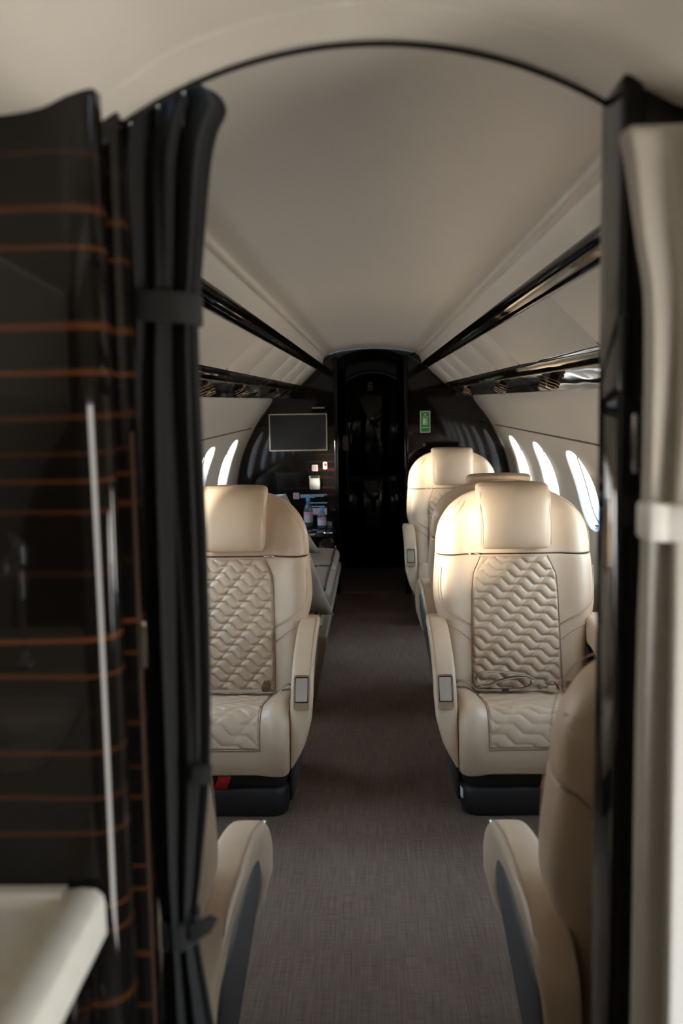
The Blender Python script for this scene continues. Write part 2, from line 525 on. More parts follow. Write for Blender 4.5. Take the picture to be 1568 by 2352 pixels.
def side_wall(s, name, label, wins, y0, y1, mat='white', door=None):
    verts, faces = [], []
    def V(y, z, out=0.0):
        # out: distance outward along the wall normal
        x = wallx(z)
        dz = 0.01
        dx = (wallx(z + dz) - wallx(z - dz)) / (2 * dz)
        nl = math.hypot(1, dx)
        verts.append((s * (x + out / nl), y, z - out * dx / nl))
        return len(verts) - 1
    zs_low = list(np.linspace(0.0, 0.79, 30)); zs_hi = list(np.linspace(1.24, 1.476, 14))
    def strip(ya, yb, zs):
        rows = [[V(ya, z, 0.0006), V(yb, z, 0.0006)] for z in zs]
        for a, b in zip(rows[:-1], rows[1:]):
            faces.append((a[0], a[1], b[1], b[0]))
    if door:
        ys = [(y0, door[0], zs_low), (door[1], y1, zs_low), (y0, door[0], zs_hi), (door[1], y1, zs_hi)]
        for q in ys:
            strip(*q)
        strip(door[0], door[1], list(np.linspace(door[2], 1.476, 5)))
        strip(door[0], door[1], list(np.linspace(0.0, 0.12, 3)))
    else:
        strip(y0, y1, zs_low)
        strip(y0, y1, zs_hi)
    mids = np.linspace(0.77, 1.26, 33)
    edges = [y0]
    for w in sorted(wins):
        edges += [w - 0.285, w + 0.285]
    edges.append(y1)
    for a, b in zip(edges[0::2], edges[1::2]):
        if b - a > 1e-4:
            if door and a < door[0] < b:
                strip(a, door[0], mids); strip(door[1], b, mids)
            else:
                strip(a, b, mids)
    NA = 96
    angs = [2 * PI * i / NA for i in range(NA)]
    t0 = math.atan2(0.245, 0.30)
    for tc_ in (t0, PI - t0, PI + t0, 2 * PI - t0):
        i_ = min(range(NA), key=lambda q: abs(angs[q] - tc_))
        angs[i_] = tc_
    for w in wins:
        rings = []
        for q in range(6):
            f = q / 5.0
            ring = []
            for i in range(NA):
                t = angs[i]
                c, sn = math.cos(t), math.sin(t)
                ex = abs(c) ** (2 / 2.5) * math.copysign(1, c); ez = abs(sn) ** (2 / 2.5) * math.copysign(1, sn)
                iy, iz = w + HY * ex, WZ + HZ * ez
                k = max(abs(c) / 0.30, abs(sn) / 0.245)
                oy, oz = w + c / k, 1.015 + sn / k
                ring.append(V(iy + (oy - iy) * f, iz + (oz - iz) * f))
            rings.append(ring)
        for a, b in zip(rings[:-1], rings[1:]):
            for i in range(NA):
                j = (i + 1) % NA
                faces.append((a[i], a[j], b[j], b[i]))
    o = obj(name, verts, faces, mat)
    bm = bmesh.new(); bm.from_mesh(o.data)
    bmesh.ops.remove_doubles(bm, verts=bm.verts, dist=0.0004)
    bmesh.ops.recalc_face_normals(bm, faces=bm.faces)
    bm.to_mesh(o.data); bm.free(); o.data.update()
    tag(o, label, 'wall', kind='structure')
    return o


win_count = [0]


def window(s, w, label):
    """flared reveal, gasket, pane and small latch clip"""
    win_count[0] += 1
    NA = 96
    angs = [2 * PI * i / NA for i in range(NA)]
    t0 = math.atan2(0.245, 0.30)
    for tc_ in (t0, PI - t0, PI + t0, 2 * PI - t0):
        i_ = min(range(NA), key=lambda q: abs(angs[q] - tc_))
        angs[i_] = tc_
    def ring(hy, hz, out):
        r = []
        for i in range(NA):
            t = angs[i]
            c, sn = math.cos(t), math.sin(t)
            y = w + hy * abs(c) ** (2 / 2.5) * math.copysign(1, c)
            z = WZ + hz * abs(sn) ** (2 / 2.5) * math.copysign(1, sn)
            x = wallx(z); dx = (wallx(z + 0.01) - wallx(z - 0.01)) / 0.02; nl = math.hypot(1, dx)
            r.append((s * (x + out / nl), y, z - out * dx / nl))
        return r
    e = empty('window_%d' % win_count[0], (0, 0, 0))
    tag(e, label, 'window', kind='structure')
    loft('window_reveal', [ring(HY, HZ, 0), ring(HY - 0.006, HZ - 0.005, 0.004), ring(HY - 0.018, HZ - 0.012, 0.022), ring(HY - 0.03, HZ - 0.018, 0.045)], 'reveal', e, caps=False)
    loft('gasket', [ring(HY - 0.030, HZ - 0.018, 0.045), ring(HY - 0.033, HZ - 0.020, 0.044), ring(HY - 0.034, HZ - 0.021, 0.047)], 'gasket', e, caps=False)
    loft('outer_sleeve', [ring(HY - 0.032, HZ - 0.019, 0.048), ring(HY - 0.040, HZ - 0.026, 0.085)], 'reveal', e, caps=False)
    r = ring(HY - 0.033, HZ - 0.020, 0.049)
    obj('pane', r, [tuple(range(NA))], 'pane', e)
    zc = WZ - HZ + 0.025
    box('latch_clip', s * (wallx(zc) + 0.02) - 0.006, s * (wallx(zc) + 0.02) + 0.006, w - 0.016, w + 0.016, zc - 0.006, zc + 0.002, 'gasket', e, bev=0.002)


wr = side_wall(1, 'wall_right', 'white right side wall lining with oval window openings', WIN_Y, Y_BH, Y_AFT)
wl = side_wall(-1, 'wall_left', 'white left side wall lining with oval window openings', WIN_Y, Y_BH, Y_AFT)
wlab = ['farthest', 'second farthest', 'third farthest', 'fourth farthest', 'fifth farthest', 'nearest']
for s, nm in ((1, 'right'), (-1, 'left')):
    for w, q in zip(WIN_Y, wlab):
        window(s, w, '%s oval cabin window from the black bulkhead on the %s wall' % (q, nm) if q != 'nearest' else 'nearest oval cabin window behind the galley bulkhead on the %s wall' % nm)
    # shade line: a thin dark groove moulding above the windows
    z = 1.262
    tube('groove', [(s * (wallx(z) - 0.0005), y, z) for y in np.linspace(Y_BH, Y_AFT - 0.25, 14)], 0.0045, 'gasket', wr if s > 0 else wl, k=6)

# ------------------------------------------------------------------ aft bulkhead, vestibule and door
aft = empty('wall_aft')
tag(aft, 'black gloss wood bulkhead closing the aft end of the cabin', 'bulkhead', kind='structure')
outer = [(0.366, 1.716), (0.405, 1.688), (0.530, 1.570), (0.640, 1.508), (0.737, 1.462)]
wz = [(wallx(z), z) for z in np.linspace(1.44, 0.0, 26)]
for s, xin in ((1, 0.262), (-1, -0.288)):
    poly = [(xin, 0.0), (xin, 1.765), (xin + s * 0.05, 1.80)] + [(s * (x + 0.035), z + 0.035) for x, z in outer] + [(s * (x + 0.04), z) for x, z in wz]
    if s < 0:
        poly = poly[::-1]
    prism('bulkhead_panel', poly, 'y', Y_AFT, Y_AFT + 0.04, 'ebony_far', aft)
    # bronze edge trim following the lining
    ed = [(xin, Y_AFT - 0.004, 1.772)] + [(s * (x - 0.004), Y_AFT - 0.003, z) for x, z in outer] + [(s * (x - 0.004), Y_AFT - 0.003, z) for x, z in wz[:22]]
    tube('edge_trim', ed, 0.0045, 'brown_edge', aft, k=6)
    # door post with a bright metal edge
    box('door_post', min(xin, xin - s * 0.03), max(xin, xin - s * 0.03), Y_AFT - 0.02, Y_AFT + 0.10, 0, 1.775, 'lacquer_flat', aft, bev=0.006, seg=3)
# vestibule behind the bulkhead
vst = empty('wall_vestibule')
tag(vst, 'black gloss vestibule walls leading to the aft door', 'vestibule', kind='structure')
for s in (1, -1):
    box('side_panel', s * 0.335 - 0.01, s * 0.335 + 0.01, Y_AFT + 0.04, Y_DOOR + 0.05, 0, 1.84, 'lacquer_flat', vst, bev=0.0)
arch = [(x, 1.826 - (0.5 - math.sqrt(max(0.25 - x * x, 0))) * 1.0) for x in np.linspace(-0.36, 0.36, 25)]
extrude_profile('arched_head', arch, [Y_AFT + 0.005, Y_AFT + 0.06, Y_AFT + 0.30, Y_DOOR], 'black_satin', vst)
extrude_profile('head_trim', [(x, z - 0.004) for x, z in arch], [Y_AFT - 0.006, Y_AFT + 0.02], 'champagne', vst)
top = [(x, Y_AFT + 0.005, z) for x, z in arch] + [(x, Y_AFT + 0.005, 1.9) for x, z in arch[::-1]]
obj('head_fascia', top, [tuple(range(len(top)))], 'black_satin', vst, smooth=False)

door = empty('door_1', (0, Y_DOOR, 0))
tag(door, 'glossy black arched sliding door at the end of the aisle', 'door', kind='structure')
box('door_leaf', -0.34, 0.34, 0.0, 0.04, 0.0, 1.86, 'lacquer_flat', door, bev=0)
ap = [(x, 1.70 - (0.42 - math.sqrt(0.42 ** 2 - x * x))) for x in np.linspace(-0.23, 0.23, 17)]
frame_pts = [(-0.23, -0.004, 0.04)] + [(x, -0.004, z) for x, z in ap] + [(0.23, -0.004, 0.04)]
tube('panel_moulding', frame_pts, 0.006, 'lacquer_flat', door, k=8)
prism('upper_panel', [(-0.215, 0.80)] + [(x * 0.93, z - 0.02) for x, z in ap] + [(0.215, 0.80)], 'y', -0.006, 0.002, 'lacquer_flat', door, bev=0.002)
prism('lower_panel', [(-0.215, 0.10), (-0.215, 0.76), (0.215, 0.76), (0.215, 0.10)], 'y', -0.006, 0.002, 'lacquer_flat', door, bev=0.002)
hp = empty('door_latch', (0, 0, 0)); hp.parent = door
prism('latch_pad', [(x - 0.236, z + 1.088) for x, z in rrect(0.052, 0.128, 0.014)], 'y', -0.034, -0.008, 'pad', door, bev=0.003)
bpy.data.objects.remove(hp)
tube('latch_bracket', [(-0.268, -0.010, 1.135), (-0.285, -0.030, 1.12), (-0.288, -0.030, 1.09), (-0.283, -0.028, 1.06), (-0.262, -0.012, 1.05)], 0.004, 'chrome', door)
dp = prism('door_placard', [(x - 0.018, z + 1.566) for x, z in rrect(0.040, 0.076, 0.004)], 'y', -0.0085, -0.006, 'pad', door)
for zc in (1.585, 1.548):
    prism('placard_mark', [(-0.018 + dx * 0.012, zc + dz * 0.012) for dx, dz in ((-1, -0.8), (1, -0.8), (0.35, 0.1), (0, 1), (-0.35, 0.1))], 'y', -0.010, -0.0085, 'black_satin', door)

# --- fittings on the aft bulkhead
YB = Y_AFT
tv = empty('wall_monitor', (-0.553, YB, 1.222))
tag(tv, 'dark flat wall monitor in a thin champagne frame on the black bulkhead', 'monitor')
prism('screen', rrect(0.416, 0.258, 0.004), 'y', -0.016, 0.0, 'screen', tv)
W2, H2 = 0.430, 0.274
ring_o, ring_i = rrect(W2, H2, 0.006), rrect(W2 - 0.014, H2 - 0.014, 0.004)
verts = [(x, -0.020, z) for x, z in ring_o] + [(x, -0.020, z) for x, z in ring_i] + [(x, 0.0, z) for x, z in ring_o] + [(x, -0.012, z) for x, z in ring_i]
k = len(ring_o)
faces = []
for i in range(k):
    j = (i + 1) % k
    faces += [(i, j, k + j, k + i), (2 * k + i, 2 * k + j, j, i), (k + i, k + j, 3 * k + j, 3 * k + i)]
obj('screen_frame', verts, faces, 'champagne', tv, smooth=False)


def text_rows(name, rows, mat, parent, rnd):
    """small print too fine to read: rows of raised dashes (x0, x1, z, height)"""
    verts, faces = [], []
    for x0, x1, z, h in rows:
        x = x0
        while x < x1 - 0.001:
            w = min(rnd.uniform(0.006, 0.018), x1 - x)
            b = len(verts)
            verts += [(x, -0.0025, z), (x + w, -0.0025, z), (x + w, -0.0025, z + h), (x, -0.0025, z + h)]
            faces.append((b, b + 1, b + 2, b + 3))
            x += w + 0.0022
    return obj(name, verts, faces, mat, parent, smooth=False)


rnd = random.Random(3)
def no_smoking(x, z, label):
    e = empty('no_smoking_sign', (x, YB, z))
    tag(e, label, 'sign')
    prism('plate', rrect(0.044, 0.046, 0.005), 'y', -0.003, 0.0, 'sign_white', e)
    tube('red_ring', [(0.0145 * math.cos(t), -0.0035, 0.0145 * math.sin(t)) for t in np.linspace(0, 2 * PI, 24, endpoint=False)], 0.0018, 'sign_red', e, k=5, closed=True)
    prism('red_slash', [(-0.0115, 0.0090), (-0.0090, 0.0115), (0.0115, -0.0090), (0.0090, -0.0115)], 'y', -0.0048, -0.003, 'sign_red', e)
    prism('cigarette', [(-0.009, -0.0018), (0.009, -0.0018), (0.009, 0.0014), (-0.009, 0.0014)], 'y', -0.0042, -0.003, 'gasket', e)
    return e
no_smoking(-0.435, 0.955, 'small square no smoking sign above the silver wall cup on the bulkhead')
no_smoking(-0.579, 0.747, 'small square no smoking sign left of the pale blue printed lines')

sw = empty('rocker_switch', (-0.358, YB, 0.972))
tag(sw, 'small cream bezel rocker switch with red top near the door post', 'switch')
prism('bezel', rrect(0.030, 0.054, 0.008), 'y', -0.007, 0.0, 'switch', sw, bev=0.0015)
prism('red_rocker', [(x, z + 0.007) for x, z in rrect(0.016, 0.022, 0.002)], 'y', -0.010, -0.006, 'lamp_red', sw)
prism('white_rocker', [(x, z - 0.013) for x, z in rrect(0.016, 0.011, 0.003)], 'y', -0.010, -0.006, 'sign_white', sw)

cu = empty('wall_cup', (-0.438, YB, 0.845))
tag(cu, 'brushed silver wall pocket with curved front below the no smoking sign', 'wall pocket')
zz = np.linspace(-0.05, 0.05, 9)
front = [[(xx * (0.5 + 0.06 * math.cos(z / 0.05 * 1.4)) , -0.008 - 0.014 * math.cos(z / 0.05 * 1.2), z * 0.82 - 0.008) for xx in np.linspace(-0.068, 0.068, 9)] for z in zz]
M['cup_front'] = new_mat('satin silver', (0.62, 0.58, 0.52), 0.35, metal=0.35)
o = loft('curved_front', front, 'cup_front', cu, closed=False, caps=False)
prism('back_plate', rrect(0.078, 0.104, 0.006), 'y', -0.006, 0.0, 'bronze', cu, bev=0.0015)
prism('pocket_mouth', [(x, z + 0.040) for x, z in rrect(0.060, 0.016, 0.003)], 'y', -0.010, -0.005, 'black_satin', cu)

pl = empty('printed_placard', (0, YB, 0))
tag(pl, 'pale blue fine print in rows above the water bottles', 'placard')
text_rows('print_row', [(-0.548, -0.350, 0.750, 0.007), (-0.548, -0.372, 0.741, 0.006), (-0.548, -0.44, 0.733, 0.005)], 'sign_cyan', pl, rnd)
text_rows('print_row', [(-0.489, -0.350, 0.690, 0.006)], 'sign_cyan', pl, rnd)
text_rows('print_row', [(-0.475, -0.368, 0.664, 0.005)], 'sign_cyan', pl, rnd)
for x0, x1 in ((-0.484, -0.432), (-0.430, -0.352)):
    prism('info_card', [(x0, 0.604), (x1, 0.604), (x1, 0.654), (x0, 0.654)], 'y', -0.003, 0, 'label', pl)
    text_rows('card_print', [(x0 + 0.008, x1 - 0.014, 0.640 - q * 0.011, 0.003) for q in range(3)], 'label_pink', pl, rnd).location.y = -0.0012
lb = empty('label_strip', (0, YB, 0))
tag(lb, 'thin pale lettering strip above the wall monitor', 'placard')
text_rows('print_row', [(-0.448, -0.356, 1.396, 0.009)], 'pad', lb, rnd)

ex = empty('exit_sign', (0.387, YB, 1.284))
tag(ex, 'narrow green exit sign with running figure and arrow on the bulkhead', 'sign')
prism('frame', rrect(0.074, 0.158, 0.003), 'y', -0.004, 0.0, 'sign_cream', ex)
prism('green_plate', rrect(0.064, 0.148, 0.002), 'y', -0.006, -0.003, 'sign_green', ex)
prism('white_square', [(x, z + 0.002) for x, z in rrect(0.034, 0.046, 0.001)], 'y', -0.0075, -0.006, 'sign_cream', ex)
prism('door_opening', [(x + 0.006, z + 0.001) for x, z in rrect(0.018, 0.038, 0.001)], 'y', -0.0085, -0.0075, 'sign_green', ex)
for q, poly in enumerate([[(-0.006, 0.012), (0.004, 0.016), (0.008, 0.004), (0.000, -0.002)], [(0.000, -0.002), (0.006, 0.0), (0.001, -0.010), (-0.010, -0.016), (-0.012, -0.012), (-0.003, -0.008)],
                          [(0.003, -0.001), (0.008, 0.001), (0.014, -0.008), (0.011, -0.018), (0.008, -0.017), (0.009, -0.009)], [(-0.006, 0.012), (-0.004, 0.014), (-0.012, 0.004), (-0.014, 0.007)], [(0.006, 0.010), (0.014, 0.006), (0.014, 0.003), (0.007, 0.006)]]):
    prism('running_figure', poly, 'y', -0.0098, -0.0085, 'sign_cream', ex)
prism('figure_head', [(0.004 + 0.0035 * math.cos(t), 0.0195 + 0.0035 * math.sin(t)) for t in np.linspace(0, 2 * PI, 10, endpoint=False)], 'y', -0.0098, -0.0085, 'sign_cream', ex)
for zc in (0.036, -0.042):
    prism('rule_line', [(-0.025, zc - 0.0018), (0.025, zc - 0.0018), (0.025, zc + 0.0018), (-0.025, zc + 0.0018)], 'y', -0.0072, -0.006, 'sign_cream', ex)
prism('arrow', [(-0.002, 0.043), (0.002, 0.043), (0.002, 0.052), (0.008, 0.052), (0.0, 0.063), (-0.008, 0.052), (-0.002, 0.052)], 'y', -0.0072, -0.006, 'sign_cream', ex)

# ------------------------------------------------------------------ galley shell (where the camera stands)
gal = [(0, 1.842), (0.10, 1.829), (0.19, 1.802), (0.25, 1.766), (0.285, 1.744), (0.33, 1.728), (0.45, 1.722), (0.75, 1.718), (1.08, 1.716)]
gs = cr_interp(gal, 40)
gprof = [(-x, z) for x, z in gs[::-1]] + [(x, z) for x, z in gs[1:]]
gc = extrude_profile('ceiling_galley', gprof, np.linspace(Y_FRONT, 1.03, 8), 'galley_white')
tag(gc, 'bright white galley ceiling curving overhead in the foreground', 'ceiling', kind='structure')


def arc(x):
    return 1.825 - (0.5 - math.sqrt(max(0.25 - x * x, 0.0)))


xs = np.linspace(-0.30, 0.30, 41)
gz = lambda x: float(np.interp(abs(x), gs[:, 0], gs[:, 1]))
rows = [[(x, 1.03 + 0.065 * t, gz(x) * (1 - t ** 1.4) + arc(x) * t ** 1.4) for x in xs] for t in np.linspace(0, 1, 8)]
rows.insert(0, [(x, 1.022, gz(x) + 0.012) for x in xs])
rows += [[(x, 1.10, arc(x) + 0.004) for x in xs], [(x, 1.12, 1.86) for x in xs]]
hd = loft('trim_6', rows, 'galley_white', closed=False, caps=False)
tag(hd, 'white arched header band framing the cabin opening', 'arch trim', kind='structure')
trk = tube('curtain_track', [(x, 1.098, arc(x) - 0.001) for x in np.linspace(-0.262, 0.252, 40)], 0.0042, 'black_satin')
tag(trk, 'thin dark arched curtain track across the cabin opening', 'curtain track')

# forward bulkhead right: post and panel
rb = empty('wall_galley_right')
tag(rb, 'dark wood bulkhead post right of the cabin opening', 'bulkhead', kind='structure')
def bulk_poly(s, xin):
    p = [(xin, 0.0), (xin, arc(xin) - 0.002)]
    for x in np.linspace(abs(xin) + 0.02, 1.06, 16):
        p.append((s * x, gz(x) + 0.004))
    p.append((s * 1.06, 0.0))
    return p if s > 0 else p[::-1]
prism('bulkhead_panel', bulk_poly(1, 0.262), 'y', 1.03, 1.115, 'ebony', rb)
box('post_edge', 0.249, 0.272, 1.024, 1.118, 0.0, 1.765, 'lacquer_flat', rb, bev=0.006, seg=4)
box('hinge_bar', 0.262, 0.268, 1.018, 1.026, 1.372, 1.432, 'chrome', rb, bev=0.002)
box('hinge_bar', 0.249, 0.256, 1.018, 1.026, 1.455, 1.53, 'black_satin', rb, bev=0.002)

# forward bulkhead left: glossy galley panel, recess, second leaf
lb2 = empty('wall_galley_left')
tag(lb2, 'glossy dark ebony galley wall with copper stripes on the left', 'galley wall', kind='structure')
pp = [(-0.300, 0.975)]
def corner_box(name, x0, x1, y0, y1, z0, z1, r, mat, parent):
    """slab with one big rounded vertical corner at (x1, y0)"""
    pts = [(x0, y0)]
    for i in range(9):
        a = -PI / 2 + PI / 2 * i / 8
        pts.append((x1 - r + r * math.cos(a), y0 + r + r * math.sin(a)))
    pts += [(x1, y1), (x0, y1)]
    return prism(name, pts, 'z', z0, z1, mat, parent)
corner_box('gloss_panel', -1.06, -0.2655, 0.975, 1.02, 0.0, 1.755, 0.032, 'ebony', lb2)
box('shadow_gap', -1.06, -0.285, 1.015, 1.075, 0.0, 1.79, 'black_satin', lb2, bev=0)
box('inner_leaf', -1.06, -0.262, 1.07, 1.118, 0.0, 1.775, 'ebony', lb2, bev=0.004)
box('edge_band', -0.266, -0.2605, 1.073, 1.081, 0.05, 1.42, 'brown_edge', lb2, bev=0.001)
prism('latch_plate', [(y + 1.076, z + 1.185) for y, z in rrect(0.014, 0.055, 0.006)], 'x', -0.262, -0.254, 'champagne', lb2, bev=0.001)
# bullnose top where panel meets ceiling
# galley enclosure behind and beside the camera
gl_ = side_wall(-1, 'wall_galley_outer_left', 'plain forward side wall behind the galley counter', [], Y_FRONT, 1.05)
gr_ = side_wall(1, 'wall_galley_outer_right', 'forward side wall with the open service doorway behind the off white curtain', [], Y_FRONT, 1.05, door=(0.0, 0.52, 1.45))
for s in (-1, 1):
    o = obj('wall_cove', [(s * 0.60, Y_FRONT, 1.719), (s * 0.60, 1.05, 1.719), (s * 0.737, 1.05, 1.474), (s * 0.737, Y_FRONT, 1.474)], [(0, 1, 2, 3)], 'galley_white', gl_ if s < 0 else gr_, smooth=False)
fw = box('wall_forward', -1.1, 1.1, Y_FRONT - 0.03, Y_FRONT, 0, 1.9, 'ebony', bev=0)
tag(fw, 'dark wood forward wall behind the viewer', 'wall', kind='structure')

# ------------------------------------------------------------------ galley counter, tap, cabinet
ct = empty('galley_counter', (-0.63, 0.30, 0.95))
tag(ct, 'pale galley counter with raised rim in the lower left corner', 'counter')
_ro = [(x + 0.0175, y + 0.036) for x, y in rrect(0.635, 1.272, 0.004)]
_ri = [(x * 1.06 + 0.02, y * 1.06 * 1.15 + 0.14) for x, y in rrect(0.34, 0.30, 0.05)]
_k = len(_ro)
_v = [(x, y, -0.006) for x, y in _ro] + [(x, y, -0.006) for x, y in _ri] + [(x, y, -0.035) for x, y in _ro] + [(x, y, -0.035) for x, y in _ri]
_f = []
for i in range(_k):
    j = (i + 1) % _k
    _f += [(i, j, _k + j, _k + i), (2 * _k + i, 2 * _k + j, j, i), (_k + i, _k + j, 3 * _k + j, 3 * _k + i), (3 * _k + i, 3 * _k + j, 2 * _k + j, 2 * _k + i)]
fix_normals(obj('counter_top', _v, _f, 'counter', ct, smooth=False))
rim = [(0.305, -0.010), (0.307, 0.000), (0.313, 0.0055), (0.325, 0.0075), (0.340, 0.006), (0.347, 0.000), (0.349, -0.010), (0.349, -0.042), (0.345, -0.046), (0.305, -0.046)]
prism('raised_rim', rim, 'y', -0.60, 0.664, 'counter', ct)
prism('back_rim', [(0.650, -0.010), (0.652, 0.002), (0.657, 0.006), (0.672, 0.006), (0.672, -0.010)], 'x', -0.30, 0.308, 'counter', ct)
sink = [[(x * f + 0.02, y * f * 1.15 + 0.14, z) for x, y in rrect(0.34, 0.30, 0.05)] for f, z in ((1.08, -0.005), (1.06, -0.004), (1.04, -0.008), (1.0, -0.025), (0.92, -0.044), (0.05, -0.046))]
loft('sink_bowl', sink, 'chrome', ct, caps=False)
cb = empty('galley_cabinet', (-0.63, 0.30, 0.0))
tag(cb, 'glossy ebony cabinet under the pale galley counter', 'cabinet')
box('cabinet_body', -0.30, 0.320, -0.60, 0.672, 0.0, 0.902, 'ebony', cb, bev=0.004)
for y0, y1 in ((-0.58, -0.17), (-0.16, 0.25), (0.26, 0.665)):
    d = box('cabinet_door', 0.316, 0.330, y0, y1, 0.08, 0.885, 'ebony', cb, bev=0.004)
    ym = y1 - 0.06
    tube('handle', [(0.330, ym, 0.80), (0.345, ym, 0.80), (0.349, ym, 0.79), (0.349, ym, 0.70), (0.345, ym, 0.69), (0.330, ym, 0.69)], 0.005, 'chrome', d)
tp = empty('galley_tap', (-0.60, 0.05, 0.944))
tag(tp, 'slim chrome tap standing on the galley counter, mirrored in the ebony wall', 'tap')
lathe('tap_base', [(0.020, 0.0), (0.020, 0.008), (0.012, 0.014), (0.010, 0.020)], 'chrome', tp)
lathe('tap_column', [(0.0075, 0.018), (0.0075, 0.19), (0.006, 0.195)], 'chrome', tp, k=16)
lathe('tap_head', [(0.006, 0.19), (0.014, 0.20), (0.014, 0.245), (0.010, 0.252)], 'chrome', tp, k=16)
tube('tap_spout', [(0, 0, 0.225), (0.004, 0.06, 0.235), (0.006, 0.12, 0.228), (0.006, 0.14, 0.208)], 0.007, 'chrome', tp)
tube('tap_lever', [(0, 0, 0.25), (-0.012, -0.01, 0.258), (-0.035, -0.02, 0.266)], 0.004, 'chrome', tp)

# ------------------------------------------------------------------ curtains
def gathered(name, keys, folds, amp, mat, parent, nz, k=160, topfn=None, z_lim=None):
    """bundle of cloth: keys (z, xl, xr, yc, hy); folds pleats around the bundle"""
    K = cr_interp(keys, nz)
    rings = []
    th_ = np.linspace(0, 2 * PI, k, endpoint=False)
    for i, (z, xl, xr, yc, hy) in enumerate(K):
        hw, cx = (xr - xl) / 2, (xl + xr) / 2
        fold = amp * (np.cos(folds * th_ + 1.3 * math.sin(z * 2.1)) * 0.65 + 0.35 * np.cos((folds * 2 - 3) * th_ + 2.2 * z + 0.7))
        fold = fold - fold.max() * 0.35
        x = cx + hw * np.cos(th_) * (1 + fold * np.abs(np.sin(th_)) * 0.5 + np.minimum(fold, 0) * 0.25)
        y = yc + hy * np.sin(th_) * (1 + fold * 1.4)
        zz_ = np.full(k, z)
        if topfn is not None:
            w = max(0.0, (i - nz * 0.9) / (nz * 0.1))
            zz_ = zz_ + w * np.array([topfn(a) for a in x])
        rings.append(list(zip(x, y, zz_)))
    return loft(name, rings, mat, parent)


cl = empty('black_curtain', (-0.23, 1.14, 0.0))
tag(cl, 'black gathered curtain tied with straps left of the cabin opening', 'curtain')
ox, oy = 0.23, 0.0
LK = [(0.03, -0.275, -0.186, 0, 0.036), (0.35, -0.275, -0.188, 0, 0.036), (0.62, -0.272, -0.196, 0, 0.033), (0.72, -0.268, -0.208, 0, 0.028), (0.82, -0.262, -0.221, 0, 0.024), (0.90, -0.270, -0.212, 0, 0.028), (1.04, -0.276, -0.197, 0, 0.033),
      (1.25, -0.278, -0.193, 0, 0.034), (1.45, -0.276, -0.196, 0, 0.031), (1.54, -0.272, -0.196, 0, 0.026), (1.60, -0.273, -0.190, 0, 0.028), (1.70, -0.276, -0.179, 0, 0.034), (1.745, -0.272, -0.170, 0, 0.036), (1.772, -0.270, -0.158, 0, 0.036), (1.792, -0.262, -0.168, 0, 0.028), (1.800, -0.250, -0.185, 0, 0.016)]
LK = [(z, a + ox, b + ox, y, h) for z, a, b, y, h in LK]
gathered('cloth', LK, 8, 0.42, 'black_cloth', cl, 90, topfn=lambda x: -0.05 * float(ss(0.0, -0.045, x)) if False else -0.9 * max(0.0, -x - 0.012) - 0.4 * max(0.0, x - 0.045))


def band(name, z0, z1, xl, xr, hy, mat, parent, skew=0.0):
    th_ = np.linspace(0, 2 * PI, 40, endpoint=False)
    rings = []
    for z, g in ((z0, 0.97), (z0 + 0.003, 1.0), (z1 - 0.003, 1.0), (z1, 0.97)):
        rings.append([((xl + xr) / 2 + (xr - xl) / 2 * g * np.sign(math.cos(t)) * abs(math.cos(t)) ** 0.7, hy * g * np.sign(math.sin(t)) * abs(math.sin(t)) ** 0.8, z + skew * math.cos(t)) for t in th_])
    return loft(name, rings, mat, parent, caps=True)


band('tie_strap', 1.540, 1.574, -0.043, 0.039, 0.033, 'black_band', cl, -0.004)
band('tie_strap', 0.800, 0.834, -0.034, 0.012, 0.028, 'black_band', cl, 0.004)
prism('strap_tail', [(0.006, 0.812), (0.030, 0.826), (0.040, 0.843), (0.030, 0.848), (0.012, 0.838), (0.004, 0.836)], 'y', -0.030, -0.026, 'black_band', cl, bev=0.001)
prism('strap_tail', [(0.014, 1.008), (0.037, 1.012), (0.039, 1.034), (0.016, 1.032)], 'y', -0.036, -0.031, 'black_band', cl, bev=0.001)
for x in (-0.052, -0.030, 0.0, 0.028):
    tube('curtain_hook', [(x, -0.004, arc(x - 0.23) - 0.044 - 0.25 * max(0, -x - 0.012)), (x, -0.020, arc(x - 0.23) - 0.030), (x + 0.003, -0.034, arc(x - 0.23) - 0.006), (x + 0.006, -0.046, arc(x - 0.23) - 0.004)], 0.0016, 'chrome', cl, k=6)

cr_ = empty('white_curtain', (0.33, 0.955, 0.0))
tag(cr_, 'off white gathered curtain with a buckled strap at the right edge', 'curtain')
RK = [(0.03, -0.085, 0.10, 0, 0.042), (0.5, -0.080, 0.09, 0, 0.042), (0.84, -0.076, 0.085, 0, 0.040), (1.16, -0.075, 0.075, 0, 0.038), (1.30, -0.073, 0.062, 0, 0.034), (1.345, -0.073, 0.062, 0, 0.034), (1.42, -0.073, 0.075, 0, 0.036), (1.50, -0.074, 0.085, 0, 0.038), (1.55, -0.077, 0.09, 0, 0.038), (1.60, -0.086, 0.10, 0, 0.040), (1.66, -0.094, 0.12, 0, 0.040), (1.686, -0.099, 0.13, 0, 0.040), (1.694, -0.095, 0.125, 0, 0.020)]
gathered('cloth', RK, 9, 0.34, 'white_cloth', cr_, 80, topfn=lambda x: 0.10 * max(0, x))
band('tie_strap', 1.316, 1.350, -0.077, 0.066, 0.042, 'white_band', cr_, 0.002)
prism('strap_fold', [(-0.079, 1.318), (-0.062, 1.316), (-0.062, 1.351), (-0.079, 1.353)], 'y', -0.047, -0.034, 'white_band', cr_, bev=0.002)
tube('curtain_pole', [(x, 0.0, 1.688 + 0.0) for x in np.linspace(-0.09, 0.125, 6)], 0.004, 'chrome', cr_)

